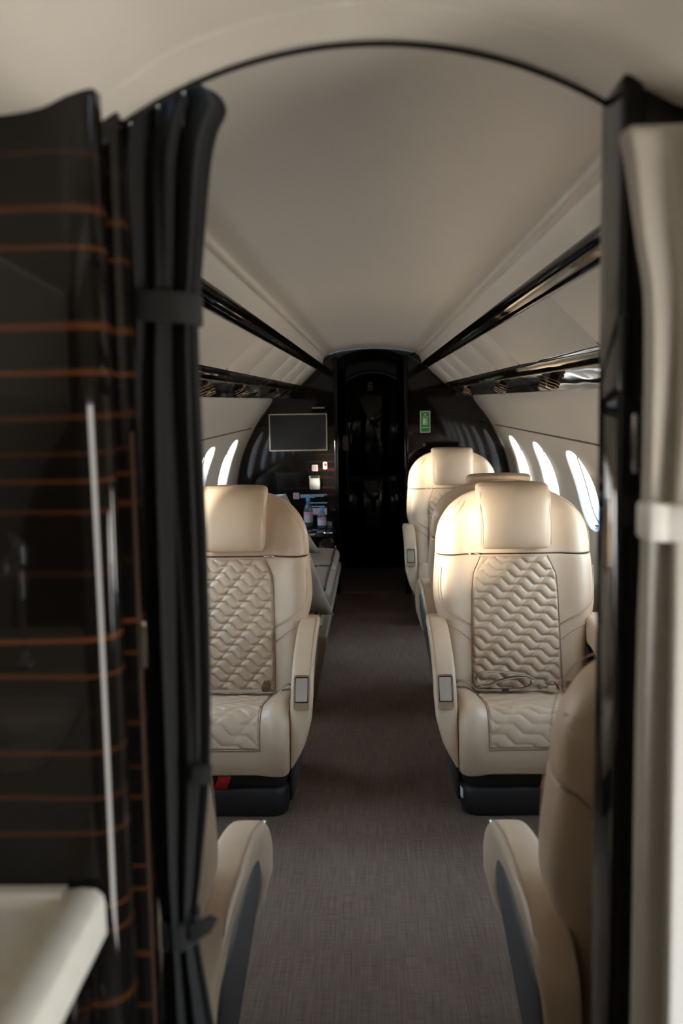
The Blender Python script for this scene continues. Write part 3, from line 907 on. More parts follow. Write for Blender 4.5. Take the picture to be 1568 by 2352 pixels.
# ------------------------------------------------------------------ seats
# local frame: origin on the floor, sitter faces -y
YF = lambda z: 0.010 + 0.22 * (z - 0.33)
def yrear(z):
    return float(np.interp(z, [0.28, 0.45, 0.65, 0.84, 1.0, 1.1], [0.15, 0.205, 0.255, 0.29, 0.305, 0.295]))


def wing(x, z):
    """side bolsters stand forward of the quilted centre"""
    return 0.042 * ss(0.165, 0.265, abs(x)) * (1 - 0.45 * ss(0.30, 0.33, abs(x)))


def pad_rings(keys, n, yfun, k=56, sq=4.5, top_round=0.02, bot_round=0.02, wing_on=True):
    K = cr_interp(keys, n)
    rings = []
    z0, z1 = K[0][0], K[-1][0]
    zs = list(np.linspace(z0 + bot_round, z1 - top_round, n)) + [z0 + bot_round * (1 - math.cos(a)) for a in (0, 0.4, 0.8, 1.2)] + [z1 - top_round * (1 - math.cos(a)) for a in (0, 0.4, 0.8, 1.2)]
    for z in sorted(zs):
        hw = float(np.interp(z, K[:, 0], K[:, 1]))
        yf, yr = yfun(z)
        f = 1.0
        if z > z1 - top_round:
            u = (z - (z1 - top_round)) / top_round
            f = math.sqrt(max(1 - u * u, 0.0)) * 0.75 + 0.25
        if z < z0 + bot_round:
            u = ((z0 + bot_round) - z) / bot_round
            f = min(f, math.sqrt(max(1 - u * u, 0.0)) * 0.75 + 0.25)
        ht = (yr - yf) / 2
        yc = (yr + yf) / 2
        inset = (1 - f) * min(top_round, 0.02)
        x, y = super_ring(hw - inset, ht - (1 - f) * min(ht, 0.03), sq, k)
        r = []
        for a, b in zip(x, y):
            yy = yc + b
            if wing_on:
                wgt = float(np.clip(0.5 - b / (2 * ht), 0, 1))
                yy -= wing(a, z) * wgt
            r.append((a, yy, z))
        rings.append(r)
    return rings


def quilt_h(u, v):
    """u right, v down in metres -> puff height 0..1 of the chevron quilting"""
    ax, ay, bx, by = 0.0728, 0.0271, -0.0239, 0.0277
    det = ax * by - bx * ay
    s_ = (u * by - bx * v) / det
    t_ = (ax * v - ay * u) / det
    fs = s_ - np.floor(s_)
    w = np.interp(fs, [0, 0.237, 0.754, 1.0], [0, -0.232, 0.241, 0])
    q = t_ - w
    fq = q - np.floor(q)
    dr = np.minimum(fq, 1 - fq) * 0.030
    dsd = np.minimum(fs, 1 - fs) * 0.060
    puff = (1 - np.exp(-(dr / 0.0045) ** 1.1)) * (0.30 + 0.70 * (1 - np.exp(-(dsd / 0.0055) ** 1.1)))
    tilt = 0.28 * (fq - 0.5)      # each scale swells towards its lower edge
    return puff * (1 + tilt)


def seat_profile():
    """centre line of the cushion from the back, over the front roll, down the front: (y, z)"""
    return cr_interp([(0.050, 0.318), (-0.10, 0.334), (-0.26, 0.362), (-0.38, 0.384), (-0.440, 0.383), (-0.482, 0.358), (-0.502, 0.310), (-0.506, 0.260), (-0.500, 0.215), (-0.485, 0.176)], 60)


SP = seat_profile()


def path_frame(P):
    T = np.gradient(P, axis=0)
    T /= np.linalg.norm(T, axis=1)[:, None]
    N = np.stack([T[:, 1], -T[:, 0]], 1)   # outward normal for a path running back -> front -> down
    return T, N


def make_seat():
    root = empty('cabin_seat')
    # base: two-tier plinth
    r1 = [[(x, y - 0.15, z) for x, y in rrect(0.50 * f, 0.56 * f, 0.05)] for z, f in ((0.001, 0.96), (0.012, 1.0), (0.098, 1.02), (0.108, 1.0))]
    b = loft('base', r1, 'base', root)
    r2 = [[(x, y - 0.14, z) for x, y in rrect(0.52 * f, 0.60 * f, 0.05)] for z, f in ((0.108, 0.93), (0.116, 0.95), (0.20, 1.0), (0.24, 1.0))]
    loft('base_skirt', r2, 'base', root)
    # cushion: slices across x of a closed side profile
    T, N = path_frame(SP)
    rings = []
    nx = 61
    hwc = 0.268
    for i in range(nx):
        u = -1 + 2 * i / (nx - 1)
        x = hwc * math.copysign(abs(u) ** 0.8, u)
        d = hwc - abs(x)
        rr = 0.038
        ins = rr - math.sqrt(max(rr * rr - (rr - min(d, rr)) ** 2, 0.0))
        bol = 0.026 * float(ss(0.15, 0.215, abs(x)))
        ring = []
        for (y, z), (ny, nz_) in zip(SP, N):
            fade = float(ss(0.20, 0.32, z)) if y < -0.45 else 1.0
            off = bol * (0.35 + 0.65 * fade) - ins
            ring.append((x, y + ny * off, z + nz_ * off))
        ring.append((x, -0.44, 0.172 + ins))
        ring.append((x, -0.10, 0.172 + ins))
        ring.append((x, 0.05 - ins * 0.5, 0.20 + ins))
        rings.append(ring)
    loft('seat_cushion', rings, 'leather', root)
    # quilted seat panel wrapping over the front roll
    L = np.concatenate([[0], np.cumsum(np.linalg.norm(np.diff(SP, axis=0), axis=1))])
    nu, nv = 96, 150
    smax = float(np.interp(0.272, SP[::-1, 1][:22], L[::-1][:22]))
    sv = np.linspace(0.01, smax, nv)
    yy = np.interp(sv, L, SP[:, 0]); zz_ = np.interp(sv, L, SP[:, 1])
    nny = np.interp(sv, L, N[:, 0]); nnz = np.interp(sv, L, N[:, 1])
    verts = []
    for i in range(nv):
        hw = 0.168
        for j in range(nu):
            u = (-1 + 2 * j / (nu - 1)) * hw
            h = float(quilt_h(np.array(u * 0.80), np.array(sv[i] * 0.80)))
            e = min(hw - abs(u), smax - sv[i]) 
            ed = float(ss(0.0, 0.010, e))
            off = (-0.002 + (0.003 + 0.0075 * h) * ed) + 0.018 * float(ss(0.145, 0.215, abs(u)))
            verts.append((u, yy[i] + nny[i] * off, zz_[i] + nnz[i] * off))
    faces = [(i * nu + j, i * nu + j + 1, (i + 1) * nu + j + 1, (i + 1) * nu + j) for i in range(nv - 1) for j in range(nu - 1)]
    fix_normals(obj('seat_quilt', verts, faces, 'quilt', root))
    edge = [(-0.168, i) for i in range(8, nv, 6)] + [(x, nv - 1) for x in np.linspace(-0.168, 0.168, 15)] + [(0.168, i) for i in range(nv - 1, 8, -6)]
    ep = []
    for u, i in edge:
        off = 0.0035 + 0.018 * float(ss(0.145, 0.215, abs(u)))
        ep.append((u, yy[i] + nny[i] * off, zz_[i] + nnz[i] * off))
    tube('seat_seam', ep, 0.0016, 'seam', root, k=5)
    # cushion front corner stitching
    for s in (-1, 1):
        st = []
        for i in range(10, 56, 4):
            off = 0.026 * (0.35 + 0.65 * (float(ss(0.20, 0.32, SP[i][1])) if SP[i][0] < -0.45 else 1.0)) - 0.0065
            st.append((s * 0.248, SP[i][0] + N[i][0] * off, SP[i][1] + N[i][1] * off))
        tube('stitching', st, 0.0011, 'stitch', root, k=5)

    # lower backrest pad
    bk = [(0.262, 0.255), (0.30, 0.268), (0.40, 0.272), (0.50, 0.274), (0.565, 0.283), (0.61, 0.303), (0.66, 0.313), (0.72, 0.3135), (0.78, 0.309), (0.8400, 0.304)]
    loft('backrest', pad_rings(bk, 44, lambda z: (YF(z), yrear(z)), top_round=0.004, bot_round=0.03), 'leather', root)
    # upper backrest (shoulder) pad
    uk = [(0.8410, 0.304), (0.88, 0.303), (0.92, 0.298), (0.96, 0.287), (1.00, 0.264), (1.03, 0.238), (1.055, 0.202), (1.075, 0.160), (1.088, 0.115), (1.095, 0.06)]
    loft('shoulder_pad', pad_rings(uk, 40, lambda z: (YF(z) + 0.055 * float(ss(1.0, 1.10, z)), yrear(z)), sq=3.4, top_round=0.03, bot_round=0.004), 'leather', root)
    # thin shadow line where the two pads meet
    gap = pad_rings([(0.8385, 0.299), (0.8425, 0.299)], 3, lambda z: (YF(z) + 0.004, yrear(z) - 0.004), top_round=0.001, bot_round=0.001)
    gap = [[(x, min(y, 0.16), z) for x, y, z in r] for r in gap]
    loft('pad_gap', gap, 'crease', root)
    # headrest
    hr = []
    hk = cr_interp([(0.866, 0.118, 0.085, 0.115), (0.876, 0.131, 0.058, 0.14), (0.92, 0.137, 0.050, 0.17), (0.99, 0.140, 0.056, 0.19), (1.05, 0.142, 0.072, 0.22), (1.085, 0.142, 0.096, 0.26), (1.104, 0.139, 0.126, 0.268), (1.112, 0.130, 0.160, 0.252)], 34)
    for z, hw, yf, yr in hk:
        x, y = super_ring(hw, (yr - yf) / 2, 5.0, 56)
        hr.append([(a, (yr + yf) / 2 + b - 0.007 * (1 - (a / 0.142) ** 2) * (b < 0), z + 0.006 * (1 - (a / 0.142) ** 2) * ss(1.03, 1.11, z)) for a, b in zip(x, y)])
    loft('headrest', hr, 'leather', root)
    tube('headrest_seam', [(s_ * 0.1335, 0.0545 + 0.05 * float(ss(0.96, 1.10, z)), z) for s_, z in [(-1, z) for z in np.linspace(0.885, 1.09, 8)]], 0.0011, 'stitch', root, k=5)
    tube('headrest_seam', [(0.1335, 0.0545 + 0.05 * float(ss(0.96, 1.10, z)), z) for z in np.linspace(0.885, 1.09, 8)], 0.0011, 'stitch', root, k=5)
    # quilted back panel
    nu, nv = 100, 170
    zt, zb = 0.833, 0.325
    verts = []
    for i in range(nv):
        z = zt + (zb - zt) * i / (nv - 1)
        hw = float(np.interp(z, [0.325, 0.45, 0.70, 0.765, 0.833], [0.174, 0.172, 0.168, 0.163, 0.132]))
        for j in range(nu):
            u = (-1 + 2 * j / (nu - 1)) * hw
            h = float(quilt_h(np.array(u), np.array(zt - z)))
            ed = float(ss(0.0, 0.011, min(hw - abs(u), zt - z + 0.004)))
            verts.append((u, YF(z) + 0.003 - (0.004 + 0.0115 * h) * ed - wing(u, z), z))
    faces = [(i * nu + j, i * nu + j + 1, (i + 1) * nu + j + 1, (i + 1) * nu + j) for i in range(nv - 1) for j in range(nu - 1)]
    fix_normals(obj('back_quilt', verts, faces, 'quilt', root))
    for s in (-1, 1):
        ep = [(s * float(np.interp(z, [0.325, 0.45, 0.70, 0.765, 0.833], [0.174, 0.172, 0.168, 0.163, 0.132])), YF(z) - 0.0015 - wing(0.17, z), z) for z in np.linspace(0.833, 0.33, 24)]
        tube('quilt_seam', ep, 0.0015, 'seam', root, k=5)
        # curved stitching on the side bolsters
        sw_ = cr_interp([(0.300, 0.80), (0.302, 0.72), (0.296, 0.675), (0.27, 0.64), (0.22, 0.605), (0.172, 0.572)], 16)
        for dq in (0.0, 0.006):
            pts = [(s * (x - dq * 0.5), YF(z) - wing(x, z) - 0.0005 + 0.020 * float(ss(0.283, 0.312, x)), z - dq) for x, z in sw_]
            tube('stitching', pts, 0.0010, 'stitch', root, k=5)
        s2 = cr_interp([(0.286, 0.588), (0.255, 0.575), (0.215, 0.548), (0.174, 0.512)], 10)
        tube('stitching', [(s * x, YF(z) - wing(x, z) - 0.0003, z) for x, z in s2], 0.0011, 'seam', root, k=5)
        # shoulder stitching
        s3 = cr_interp([(0.291, 0.85), (0.290, 0.90), (0.283, 0.945), (0.262, 0.99), (0.235, 1.022), (0.205, 1.045)], 16)
        tube('stitching', [(s * x, YF(z) - wing(x, z) + 0.055 * float(ss(1.0, 1.10, z)) + 0.016 * float(ss(0.27, 0.30, x)) - 0.0003, z) for x, z in s3], 0.0010, 'stitch', root, k=5)
    # rear shell: framed leather panel with a bowed seam and pull slot
    rk = cr_interp([(0.300, 0.842), (0.275, 0.832), (0.24, 0.795), (0.20, 0.765), (0.10, 0.748), (0.0, 0.745)], 14)
    bow = lambda x: float(np.interp(abs(x), rk[::-1, 0], rk[::-1, 1]))
    def ysurf(x, z):
        hw = float(np.interp(z, [0.6, 0.66, 0.78, 0.88, 0.92, 0.96, 1.0], [0.30, 0.313, 0.309, 0.303, 0.298, 0.287, 0.264]))
        yf, yr = YF(z), yrear(z)
        n_ = 4.5 + (3.4 - 4.5) * float(ss(0.82, 0.86, z))
        return (yf + yr) / 2 + (yr - yf) / 2 * max(1 - min(abs(x) / hw, 1) ** n_, 0.0) ** (1 / n_)
    gx = np.linspace(-0.292, 0.292, 33)
    gv = np.linspace(0, 1, 11)
    cover = []
    for v in gv:
        for x in gx:
            z = bow(x) + v * (0.955 - bow(x))
            off = 0.005 * float(ss(0, 0.08, v)) * float(ss(1.0, 0.6, v)) * float(ss(0.292, 0.26, abs(x))) - 0.0012 * (v == 0) + 0.0008
            cover.append((x, ysurf(x, z) + off, z))
    fix_normals(obj('rear_cover', cover, [(i * 33 + j, i * 33 + j + 1, (i + 1) * 33 + j + 1, (i + 1) * 33 + j) for i in range(10) for j in range(32)], 'leather', root))
    pts = [(x, ysurf(x, z) + 0.0005, z) for x, z in rk]
    tube('rear_seam', pts + [(-x, y, z) for x, y, z in pts[::-1][1:]], 0.003, 'seam', root, k=6)
    for s in (-1, 1):
        tube('rear_slot', [(s * 0.262, yrear(0.81) - 0.006, 0.817), (s * 0.250, yrear(0.80) + 0.001, 0.800), (s * 0.236, yrear(0.79) + 0.002, 0.786)], [0.003, 0.0065, 0.004], 'seam', root, k=6)
        tube('rear_rib', [(s * float(np.interp(z, [0.35, 0.6, 0.77], [0.17, 0.20, 0.225])), yrear(z) - 0.001, z) for z in np.linspace(0.34, 0.77, 10)], 0.006, 'leather', root, k=8)
    # armrests: leather strip sweeping from the back over the front down to a point
    AP = cr_interp([(0.255, 0.34), (0.292, 0.43), (0.282, 0.52), (0.232, 0.574), (0.15, 0.598), (0.05, 0.605), (-0.05, 0.602), (-0.17, 0.584), (-0.29, 0.552), (-0.375, 0.508), (-0.430, 0.450), (-0.462, 0.385), (-0.478, 0.315), (-0.480, 0.250), (-0.474, 0.196)], 64)
    TA, NA_ = path_frame(AP)
    LA = np.interp(np.arange(len(AP)) / (len(AP) - 1) * 14, [0, 3, 4, 14], [-0.35, -0.05, 0.0, 1.0])
    arms = []
    for s in (-1, 1):
        rings = []
        for i, (y, z) in enumerate(AP):
            f = LA[i]
            xo = float(np.interp(f, [-0.35, -0.1, 0.1, 0.35, 0.6, 0.72, 0.85, 1.0], [0.315, 0.340, 0.350, 0.350, 0.350, 0.345, 0.322, 0.276]))
            xi = 0.269
            dep = float(np.interp(f, [-0.35, -0.1, 0.1, 0.4, 0.65, 0.85, 1.0], [0.04, 0.09, 0.115, 0.115, 0.095, 0.07, 0.03]))
            if i == 0:
                xo -= 0.01; xi_ = xi + 0.01
            else:
                xi_ = xi
            hw, cx = max((xo - xi_) / 2, 0.002), (xo + xi_) / 2
            a, b_ = super_ring(hw, dep / 2, 5.0, 28)
            r = []
            for p, q in zip(a, b_):
                dd = q - dep / 2
                # lower outboard edge tucks inward
                px = cx + p - 0.018 * ss(0.02, 0.10, -dd) * (p > 0) * ss(0.0, 0.02, hw)
                r.append((s * px, y + NA_[i][0] * dd, z + NA_[i][1] * dd))
            rings.append(r)
        am = loft('armrest', rings, 'leather', root)
        arms.append(am)
        # highlight seam along the outboard top edge, curling in ahead of the latch
        sp = [(s * (float(np.interp(LA[i], [0, 0.1, 0.35, 0.6], [0.342, 0.350, 0.350, 0.350])) - 0.006), AP[i][0] + NA_[i][0] * 0.0004, AP[i][1] + NA_[i][1] * 0.0004) for i in range(14, 40)]
        sp += [(s * x, AP[i][0] + NA_[i][0] * 0.0006, AP[i][1] + NA_[i][1] * 0.0006) for x, i in ((0.335, 41), (0.318, 42), (0.298, 42), (0.278, 41))]
        tube('arm_seam', sp, 0.0012, 'stitch', am, k=5)
        # slate side shell below the armrest
        sh = []
        for z, ya, yb, x in ((0.012, -0.30, 0.10, 0.262), (0.05, -0.34, 0.13, 0.272), (0.15, -0.39, 0.16, 0.290), (0.28, -0.425, 0.18, 0.312), (0.40, -0.41, 0.235, 0.330), (0.48, -0.34, 0.235, 0.336), (0.53, -0.22, 0.21, 0.336)):
            yc, hl = (ya + yb) / 2, (yb - ya) / 2
            xin_ = float(np.interp(z, [0.1, 0.3, 0.4], [0.245, 0.270, 0.300]))
            a, b_ = super_ring(hl, (x - xin_) / 2, 5.0, 36)
            sh.append([(s * ((x + xin_) / 2 + q), yc + p, z) for p, q in zip(a, b_)])
        loft('side_shell', sh, 'shell', root)
    return root, AP, NA_


seat0, ARM_P, ARM_N = make_seat()


def copy_tree(o, parent=None):
    c = o.copy()
    COL.objects.link(c)
    c.parent = parent
    for ch in list(o.children):
        copy_tree(ch, c)
    return c


# latch meshes, made once and shared
def latch_meshes():
    out = []
    # local frame: x across, z up along the arm front, -y outward
    ro, ri = rrect(0.056, 0.124, 0.010), rrect(0.046, 0.110, 0.006)
    k = len(ro)
    verts = [(x, 0.004, z) for x, z in ro] + [(x * 0.985, -0.006, z * 0.99) for x, z in ro] + [(x, -0.006, z) for x, z in ri] + [(x, 0.001, z) for x, z in ri]
    faces = []
    for i in range(k):
        j = (i + 1) % k
        faces += [(i, j, k + j, k + i), (k + i, k + j, 2 * k + j, 2 * k + i), (2 * k + i, 2 * k + j, 3 * k + j, 3 * k + i)]
    faces.append(tuple(3 * k + i for i in range(k)))
    me = bpy.data.meshes.new('latch_frame'); me.from_pydata(verts, [], faces); me.materials.append(M['champagne']); me.update()
    out.append(('latch_frame', me))
    tz = np.linspace(-0.040, 0.044, 9)
    rings = []
    for z in tz:
        w = 0.0195 + 0.0012 * math.cos(z / 0.044 * 1.2)
        bow = -0.005 - 0.0045 * math.cos(z / 0.044 * 1.3)
        rings.append([(-w, bow, z + 0.006), (w, bow, z + 0.006), (w, 0.000, z + 0.006), (-w, 0.000, z + 0.006)])
    o = loft('latch_paddle', rings, 'satin_metal'); me2 = o.data; bpy.data.objects.remove(o); me2.set_sharp_from_angle(angle=math.radians(40))
    out.append(('latch_paddle', me2))
    for nm, zc, h in (('latch_well_shade', 0.009, 0.045),):
        o = box(nm, -0.0225, 0.0225, -0.0015, 0.0005, zc - h, zc + h, 'crease', bev=0)  # dark plate paints the recess shade around the paddle
        me3 = o.data; bpy.data.objects.remove(o)
        out.append((nm, me3))
    return out


LATCH = latch_meshes()


def add_latch(seat, side):
    arm = [c for c in seat.children if c.name.startswith('armrest')]
    arm = [a for a in arm if (np.mean([v.co.x for v in a.data.vertices]) > 0) == (side > 0)][0]
    i = int(np.argmin(np.abs(ARM_P[32:, 1] - 0.447))) + 32
    y, z = ARM_P[i]
    ny, nz_ = ARM_N[i]
    ang = math.atan2(-nz_, -ny)   # tilt so that -y faces the outward normal
    for nm, me in LATCH:
        o = inst(nm, me, arm)
        o.location = (side * 0.3095, y + ny * 0.001, z + nz_ * 0.001)
        o.rotation_euler = (ang, 0, 0)


R180 = PI
spots = [  # x, y, rotation, latch side, label
    (0.547, 3.77, 0.0, -1, 'cream quilted leather seat facing the viewer on the right, with belt laid on it'),
    (-0.567, 3.77, 0.0, 1, 'cream quilted leather seat facing the viewer on the left, half behind the black curtain'),
    (0.541, 6.70, 0.0, -1, 'farthest cream leather seat facing the viewer, beside the green exit sign'),
    (0.556, 4.63, R180, 1, 'cream leather seat facing away, mostly hidden behind the belted right seat'),
    (0.588, 1.765, R180, 1, 'nearest cream leather seat at lower right, seen from behind beside the dark post'),
    (-0.592, 1.765, R180, -1, 'nearest cream leather seat at lower left, seen from behind past the black curtain'),
]
SEATS = []
for i, (x, y, r, side, lab) in enumerate(spots):
    s_ = seat0 if i == 0 else copy_tree(seat0)
    s_.location = (x, y, 0)
    s_.rotation_euler = (0, 0, r)
    tag(s_, lab, 'seat', 'cream leather cabin seats')
    SEATS.append(s_)
for s_, sp in zip(SEATS, spots):
    add_latch(s_, sp[3])

# tags, straps and belts that only some seats show
s0, s1 = SEATS[0], SEATS[1]
prism('base_tag', [(-0.2035 - q * math.cos(a), -0.3846 - q * math.sin(a)) for q, a in [(0.0535, v) for v in np.linspace(0.05, 0.5, 5)] + [(0.050, v) for v in np.linspace(0.5, 0.05, 5)]], 'z', 0.062, 0.098, 'tagwhite', s0)
for sx, st in ((s0, 0.03), (s1, 0.02)):
    ribbon('red_strap', [(st + 0.02, -0.452, 0.180), (st + 0.015, -0.458, 0.15), (st, -0.450, 0.115)], (0.045, 0, 0), 0.003, 'red', sx)


def zseat(y):
    return float(np.interp(-y, -SP[:40, 0], SP[:40, 1])) + 0.010


M['webbing'] = new_mat('beige belt webbing', (0.40, 0.325, 0.245), 0.75)
M['buckle'] = new_mat('bronze buckle', (0.20, 0.155, 0.11), 0.35, metal=1.0)
# right seat: folded loop of webbing lying against the back, tongue and buckle
loop = cr_interp([(-0.185, -0.035, 0.372), (-0.170, -0.060, 0.352), (-0.10, -0.070, 0.350), (0.0, -0.072, 0.352), (0.040, -0.070, 0.368), (0.030, -0.066, 0.392), (-0.02, -0.062, 0.394), (-0.08, -0.060, 0.380), (-0.125, -0.058, 0.360),
                  (-0.155, -0.056, 0.366), (-0.165, -0.054, 0.392), (-0.140, -0.050, 0.412), (-0.08, -0.048, 0.412), (0.0, -0.050, 0.406), (0.05, -0.052, 0.388), (0.085, -0.056, 0.358), (0.12, -0.060, 0.350)], 90)
ribbon('seat_belt', loop, (0, -0.046, 0.006), 0.0026, 'webbing', s0)
ribbon('seat_belt', cr_interp([(-0.262, -0.03, 0.345), (-0.235, -0.04, 0.378), (-0.20, -0.055, 0.375), (-0.172, -0.060, 0.352)], 14), (0.004, -0.046, 0.006), 0.0026, 'webbing', s0)
ribbon('seat_belt', cr_interp([(0.12, -0.060, 0.350), (0.10, -0.07, 0.368), (0.105, -0.075, 0.384), (0.12, -0.078, 0.386), (0.134, -0.078, 0.372), (0.14, -0.08, 0.352)], 20), (0.006, -0.044, 0.004), 0.0026, 'webbing', s0)
bt = prism('belt_tongue', [(x + 0.112, z + 0.362) for x, z in rrect(0.034, 0.026, 0.008)], 'y', -0.110, -0.104, 'champagne', s0, bev=0.001)
bk_ = empty('tmp'); bpy.data.objects.remove(bk_)
bu = prism('belt_buckle', [(x + 0.196, z + 0.369) for x, z in rrect(0.052, 0.028, 0.006)], 'y', -0.140, -0.075, 'buckle', s0, bev=0.003)
prism('buckle_slot', [(x + 0.192, z + 0.369) for x, z in rrect(0.036, 0.019, 0.004)], 'y', -0.1415, -0.138, 'crease', bu)
prism('buckle_lift', [(x + 0.217, z + 0.369) for x, z in rrect(0.008, 0.022, 0.003)], 'y', -0.145, -0.136, 'champagne', bu)
ribbon('seat_belt', cr_interp([(0.215, -0.09, 0.368), (0.24, -0.07, 0.374), (0.262, -0.04, 0.352)], 10), (0.004, -0.044, 0.004), 0.0026, 'webbing', s0)
prism('belt_clip', [(x - 0.06, z + 0.355) for x, z in rrect(0.026, 0.010, 0.003)], 'y', -0.098, -0.092, 'crease', s0)
# left seat: belt tails at the aisle side
ribbon('seat_belt', cr_interp([(-0.20, -0.06, 0.352), (-0.05, -0.065, 0.350), (0.08, -0.066, 0.350), (0.15, -0.066, 0.354)], 16), (0, -0.046, 0.004), 0.0026, 'webbing', s1)
bl = prism('belt_buckle', [(x + 0.150, z + 0.375) for x, z in rrect(0.032, 0.030, 0.010)], 'y', -0.120, -0.060, 'buckle', s1, bev=0.003)
ribbon('seat_belt', cr_interp([(0.160, -0.08, 0.356), (0.195, -0.08, 0.352), (0.215, -0.08, 0.372), (0.235, -0.07, 0.378), (0.262, -0.05, 0.356)], 18), (0.006, -0.044, 0.004), 0.0026, 'webbing', s1)
# chrome pull in the pad gap
for sx, px in ((s0, -0.155), (s1, 0.150), (SEATS[2], -0.16)):
    zc = 0.8405
    y_ = YF(zc) - 0.004
    tube('pull_tab', [(px - 0.026, y_ + 0.004, zc), (px - 0.012, y_ - 0.002, zc + 0.003), (px + 0.010, y_ - 0.003, zc + 0.001), (px + 0.024, y_ + 0.002, zc - 0.001)], [0.002, 0.0045, 0.0045, 0.002], 'chrome', sx, k=8)

# ------------------------------------------------------------------ overhead vent pairs
def vent(name, parent, loc, axis, ang):
    """ribbed pentagonal nozzle"""
    rings = []
    prof = [(0.026, -0.006), (0.026, 0.010), (0.023, 0.011), (0.023, 0.015), (0.027, 0.016), (0.027, 0.023), (0.0235, 0.024), (0.0235, 0.028), (0.0265, 0.029), (0.0265, 0.036), (0.022, 0.037), (0.022, 0.041), (0.0245, 0.042), (0.0235, 0.047), (0.014, 0.048), (0.012, 0.040)]
    ax = Vector(axis).normalized()
    u = Vector((0, 1, 0)); w = ax.cross(u).normalized()
    for r, h in prof:
        rings.append([Vector(loc) + ax * h + (u * math.cos(2 * PI * q / 5 + ang) + w * math.sin(2 * PI * q / 5 + ang)) * r for q in range(5)])
    o = loft(name, rings, 'bronze', parent)
    for p in o.data.polygons:
        p.use_smooth = False
    return o


pairs = {1: [(6.82, 'far end'), (5.08, 'middle'), (3.69, 'nearest the dark post')], -1: [(6.66, 'far end'), (4.95, 'middle'), (3.90, 'nearest the black curtain')]}
for s, nm in ((1, 'right'), (-1, 'left')):
    for y, wh in pairs[s]:
        e = empty('air_vent_pair', (0, 0, 0))
        tag(e, 'pair of ribbed bronze air vents on the %s overhead rail, %s' % (nm, wh), 'air vents', 'overhead air vent pairs')
        nrm = (-s * 0.34, -0.50, -0.80)
        for q, dy in enumerate((-0.055, 0.055)):
            vent('vent_nozzle', e, (s * (0.655 - 0.006 * q), y + dy, 1.519), nrm, 0.3 + 0.35 * q)

# ------------------------------------------------------------------ sofa, pillows, credenza, bottles
so = empty('side_sofa', (-0.63, 5.55, 0))
tag(so, 'long tan leather side sofa with black piping along the left wall', 'sofa')
ysA, ysB = -1.08, 1.06
# front fascia slopes in towards the floor
prism('sofa_base', [(0.345, 0.055), (0.405, 0.34), (0.405, 0.375), (-0.33, 0.375), (-0.33, 0.055)], 'y', ysA + 0.02, ysB - 0.01, 'sofa', so, bev=0.008, seg=3)
box('sofa_plinth', -0.30, 0.315, ysA + 0.06, ysB - 0.05, 0.0, 0.06, 'base', so, bev=0.003)
def cushion(y0, y1, x1, parent, ztop=0.475):
    rings = []
    for u in np.linspace(0, 1, 13):
        y = y0 + (y1 - y0) * u
        d = min(u, 1 - u) * (y1 - y0)
        r = 0.025
        ins = r - math.sqrt(max(r * r - (r - min(d, r)) ** 2, 0))
        top = ztop + 0.010 * math.sin(PI * u)
        prof_ = cr_interp([(-0.34, 0.375), (-0.34, top - 0.01), (-0.30, top), (0.10, top + 0.004), (x1 - 0.06, top), (x1 - 0.015, top - 0.012), (x1, top - 0.04), (x1 - 0.004, 0.40), (x1 - 0.02, 0.375)], 30)
        rings.append([(x - ins * np.sign(x), y, z - ins * 0.7 * (z > 0.42)) for x, z in prof_])
    c = loft('seat_cushion', rings, 'sofa', parent)
    ed = [(x1 - 0.028, y, ztop - 0.002 + 0.010 * math.sin(PI * (y - y0) / (y1 - y0))) for y in np.linspace(y0 + 0.012, y1 - 0.012, 12)]
    tube('piping', ed, 0.0065, 'piping', c, k=6)
    tube('piping', [(x, y0 + 0.010, ztop - 0.006) for x in np.linspace(-0.2, x1 - 0.028, 8)], 0.0055, 'piping', c, k=6)
    return c
cushion(0.325, ysB - 0.01, 0.398, so)
cushion(-0.455, 0.318, 0.396, so)
cushion(ysA + 0.03, -0.465, 0.382, so, 0.455)
tube('top_stitch', [(0.29, y, 0.4865) for y in np.linspace(0.36, 1.0, 6)], 0.002, 'seam', so, k=5)
tube('top_stitch', [(0.30, y, 0.4865) for y in np.linspace(-0.42, 0.28, 6)], 0.002, 'seam', so, k=5)
bkr = []
for y in np.linspace(ysA + 0.02, ysB - 0.02, 9):
    d = min(y - ysA - 0.02, ysB - 0.02 - y); ins = 0.03 * (1 - min(d / 0.05, 1))
    bkr.append([(x, y, z) for x, z in cr_interp([(-0.345, 0.45), (-0.365, 0.75 - ins), (-0.34, 0.82 - ins), (-0.27, 0.82 - ins), (-0.22, 0.74 - ins), (-0.16, 0.50), (-0.17, 0.46)], 18)])
loft('sofa_back', bkr, 'sofa', so)

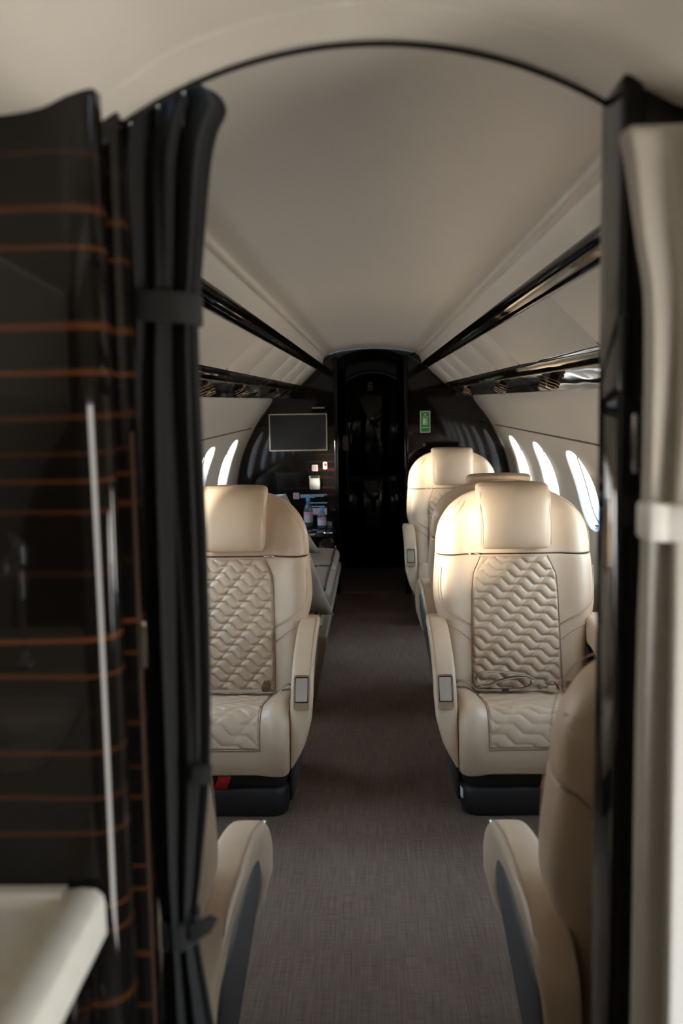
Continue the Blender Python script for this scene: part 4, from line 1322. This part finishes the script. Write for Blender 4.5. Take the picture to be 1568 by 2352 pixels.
def pillow(name, w, h, t, mat, lean):
    """slumped pillow, origin at its lower right corner, right edge leaning left"""
    n = 19
    verts, faces = [], []
    g = np.linspace(-1, 1, n)
    for sgn in (1, -1):
        for a in g:
            for b in g:
                puff = ((1 - a ** 4) * (1 - b ** 4)) ** 0.55
                pin = 1 - 0.03 * (1 - abs(b) ** 2) * abs(a) ** 3
                pin2 = 1 - 0.04 * (1 - abs(a) ** 2) * abs(b) ** 3
                wr_ = 0.012 * math.sin(7 * a + 3 * b) * math.cos(5 * b - 2 * a) * puff
                hz_ = (b + 1) / 2 * h
                verts.append((-w / 2 + a * w / 2 * pin - lean * hz_ * (0.5 + 0.5 * a) - 0.1 * hz_, sgn * t / 2 * puff + wr_, h / 2 + b * h / 2 * pin2))
    N2 = n * n
    for q, sgn in ((0, 1), (N2, -1)):
        for i in range(n - 1):
            for j in range(n - 1):
                f = (q + i * n + j, q + (i + 1) * n + j, q + (i + 1) * n + j + 1, q + i * n + j + 1)
                faces.append(f if sgn < 0 else f[::-1])
    o = obj(name, verts, faces, mat)
    bm = bmesh.new(); bm.from_mesh(o.data); bmesh.ops.remove_doubles(bm, verts=bm.verts, dist=0.0005); bmesh.ops.recalc_face_normals(bm, faces=bm.faces); bm.to_mesh(o.data); bm.free()
    return o
pa = pillow('throw_pillow', 0.44, 0.42, 0.15, 'pillow', 0.24)
pa.location = (-0.195, 4.64, 0.438); pa.rotation_euler = (math.radians(-12), 0, math.radians(6))
tag(pa, 'grey felt pillow with its corner over the near sofa edge', 'pillow', 'grey sofa pillows')
pb = pillow('throw_pillow', 0.46, 0.38, 0.15, 'pillow', 0.50)
pb.location = (-0.345, 6.28, 0.488); pb.rotation_euler = (math.radians(-12), 0, math.radians(-4))
tag(pb, 'grey felt pillow at the far end of the sofa by the water bottles', 'pillow', 'grey sofa pillows')

cz = empty('credenza', (-0.64, 7.03, 0))
tag(cz, 'low black gloss side cabinet between sofa and bulkhead holding water bottles', 'cabinet')
box('cabinet_body', -0.30, 0.355, -0.36, 0.36, 0.0, 0.53, 'lacquer_flat', cz, bev=0.004)
box('cabinet_top', -0.30, 0.365, -0.37, 0.366, 0.53, 0.545, 'lacquer_flat', cz, bev=0.004)
d = box('cabinet_door', 0.352, 0.362, -0.33, 0.33, 0.05, 0.51, 'lacquer_flat', cz, bev=0.003)
lathe('door_knob', [(0.004, 0), (0.008, 0.004), (0.009, 0.010), (0.005, 0.014)], 'chrome', d, k=12).matrix_local = Matrix.Translation((0.362, -0.25, 0.45)) @ Matrix.Rotation(PI / 2, 4, 'Y')
tube('gallery_rail', [(0.355, -0.30, 0.56), (0.355, -0.36, 0.562), (0.30, -0.364, 0.562)], 0.004, 'chrome', cz)


def bottle(loc, h, r, label):
    e = empty('water_bottle', loc)
    tag(e, label, 'bottle', 'water bottles on the credenza')
    prof = [(r * 0.85, 0.0), (r, 0.006), (r, h * 0.18), (r * 0.95, h * 0.30), (r, h * 0.42), (r, h * 0.58), (r * 0.85, h * 0.70), (r * 0.5, h * 0.80), (r * 0.40, h * 0.84), (r * 0.40, h * 0.88)]
    b = lathe('bottle_body', prof, 'bottle', e)
    lathe('bottle_cap', [(r * 0.46, h * 0.86), (r * 0.48, h * 0.87), (r * 0.48, h * 0.985), (r * 0.42, h)], 'bluecap', e)
    L = lathe('bottle_label', [(r * 1.015, h * 0.16), (r * 1.02, h * 0.17), (r * 1.02, h * 0.50), (r * 1.015, h * 0.51)], 'label', e)
    lathe('label_stripe', [(r * 1.024, h * 0.42), (r * 1.026, h * 0.425), (r * 1.026, h * 0.475), (r * 1.024, h * 0.48)], 'label_pink', e)
bottle((-0.474, 7.15, 0.545), 0.212, 0.032, 'taller blue capped water bottle standing left on the black credenza')
bottle((-0.372, 7.05, 0.545), 0.150, 0.031, 'shorter blue capped water bottle nearest the aisle on the credenza')
gl2 = lathe('glass_tumbler', [(0.016, 0.0), (0.018, 0.002), (0.021, 0.05), (0.020, 0.05), (0.016, 0.006)], 'tumbler', loc=(-0.318, 7.06, 0.545))
tag(gl2, 'small clear tumbler beside the shorter water bottle', 'glass')
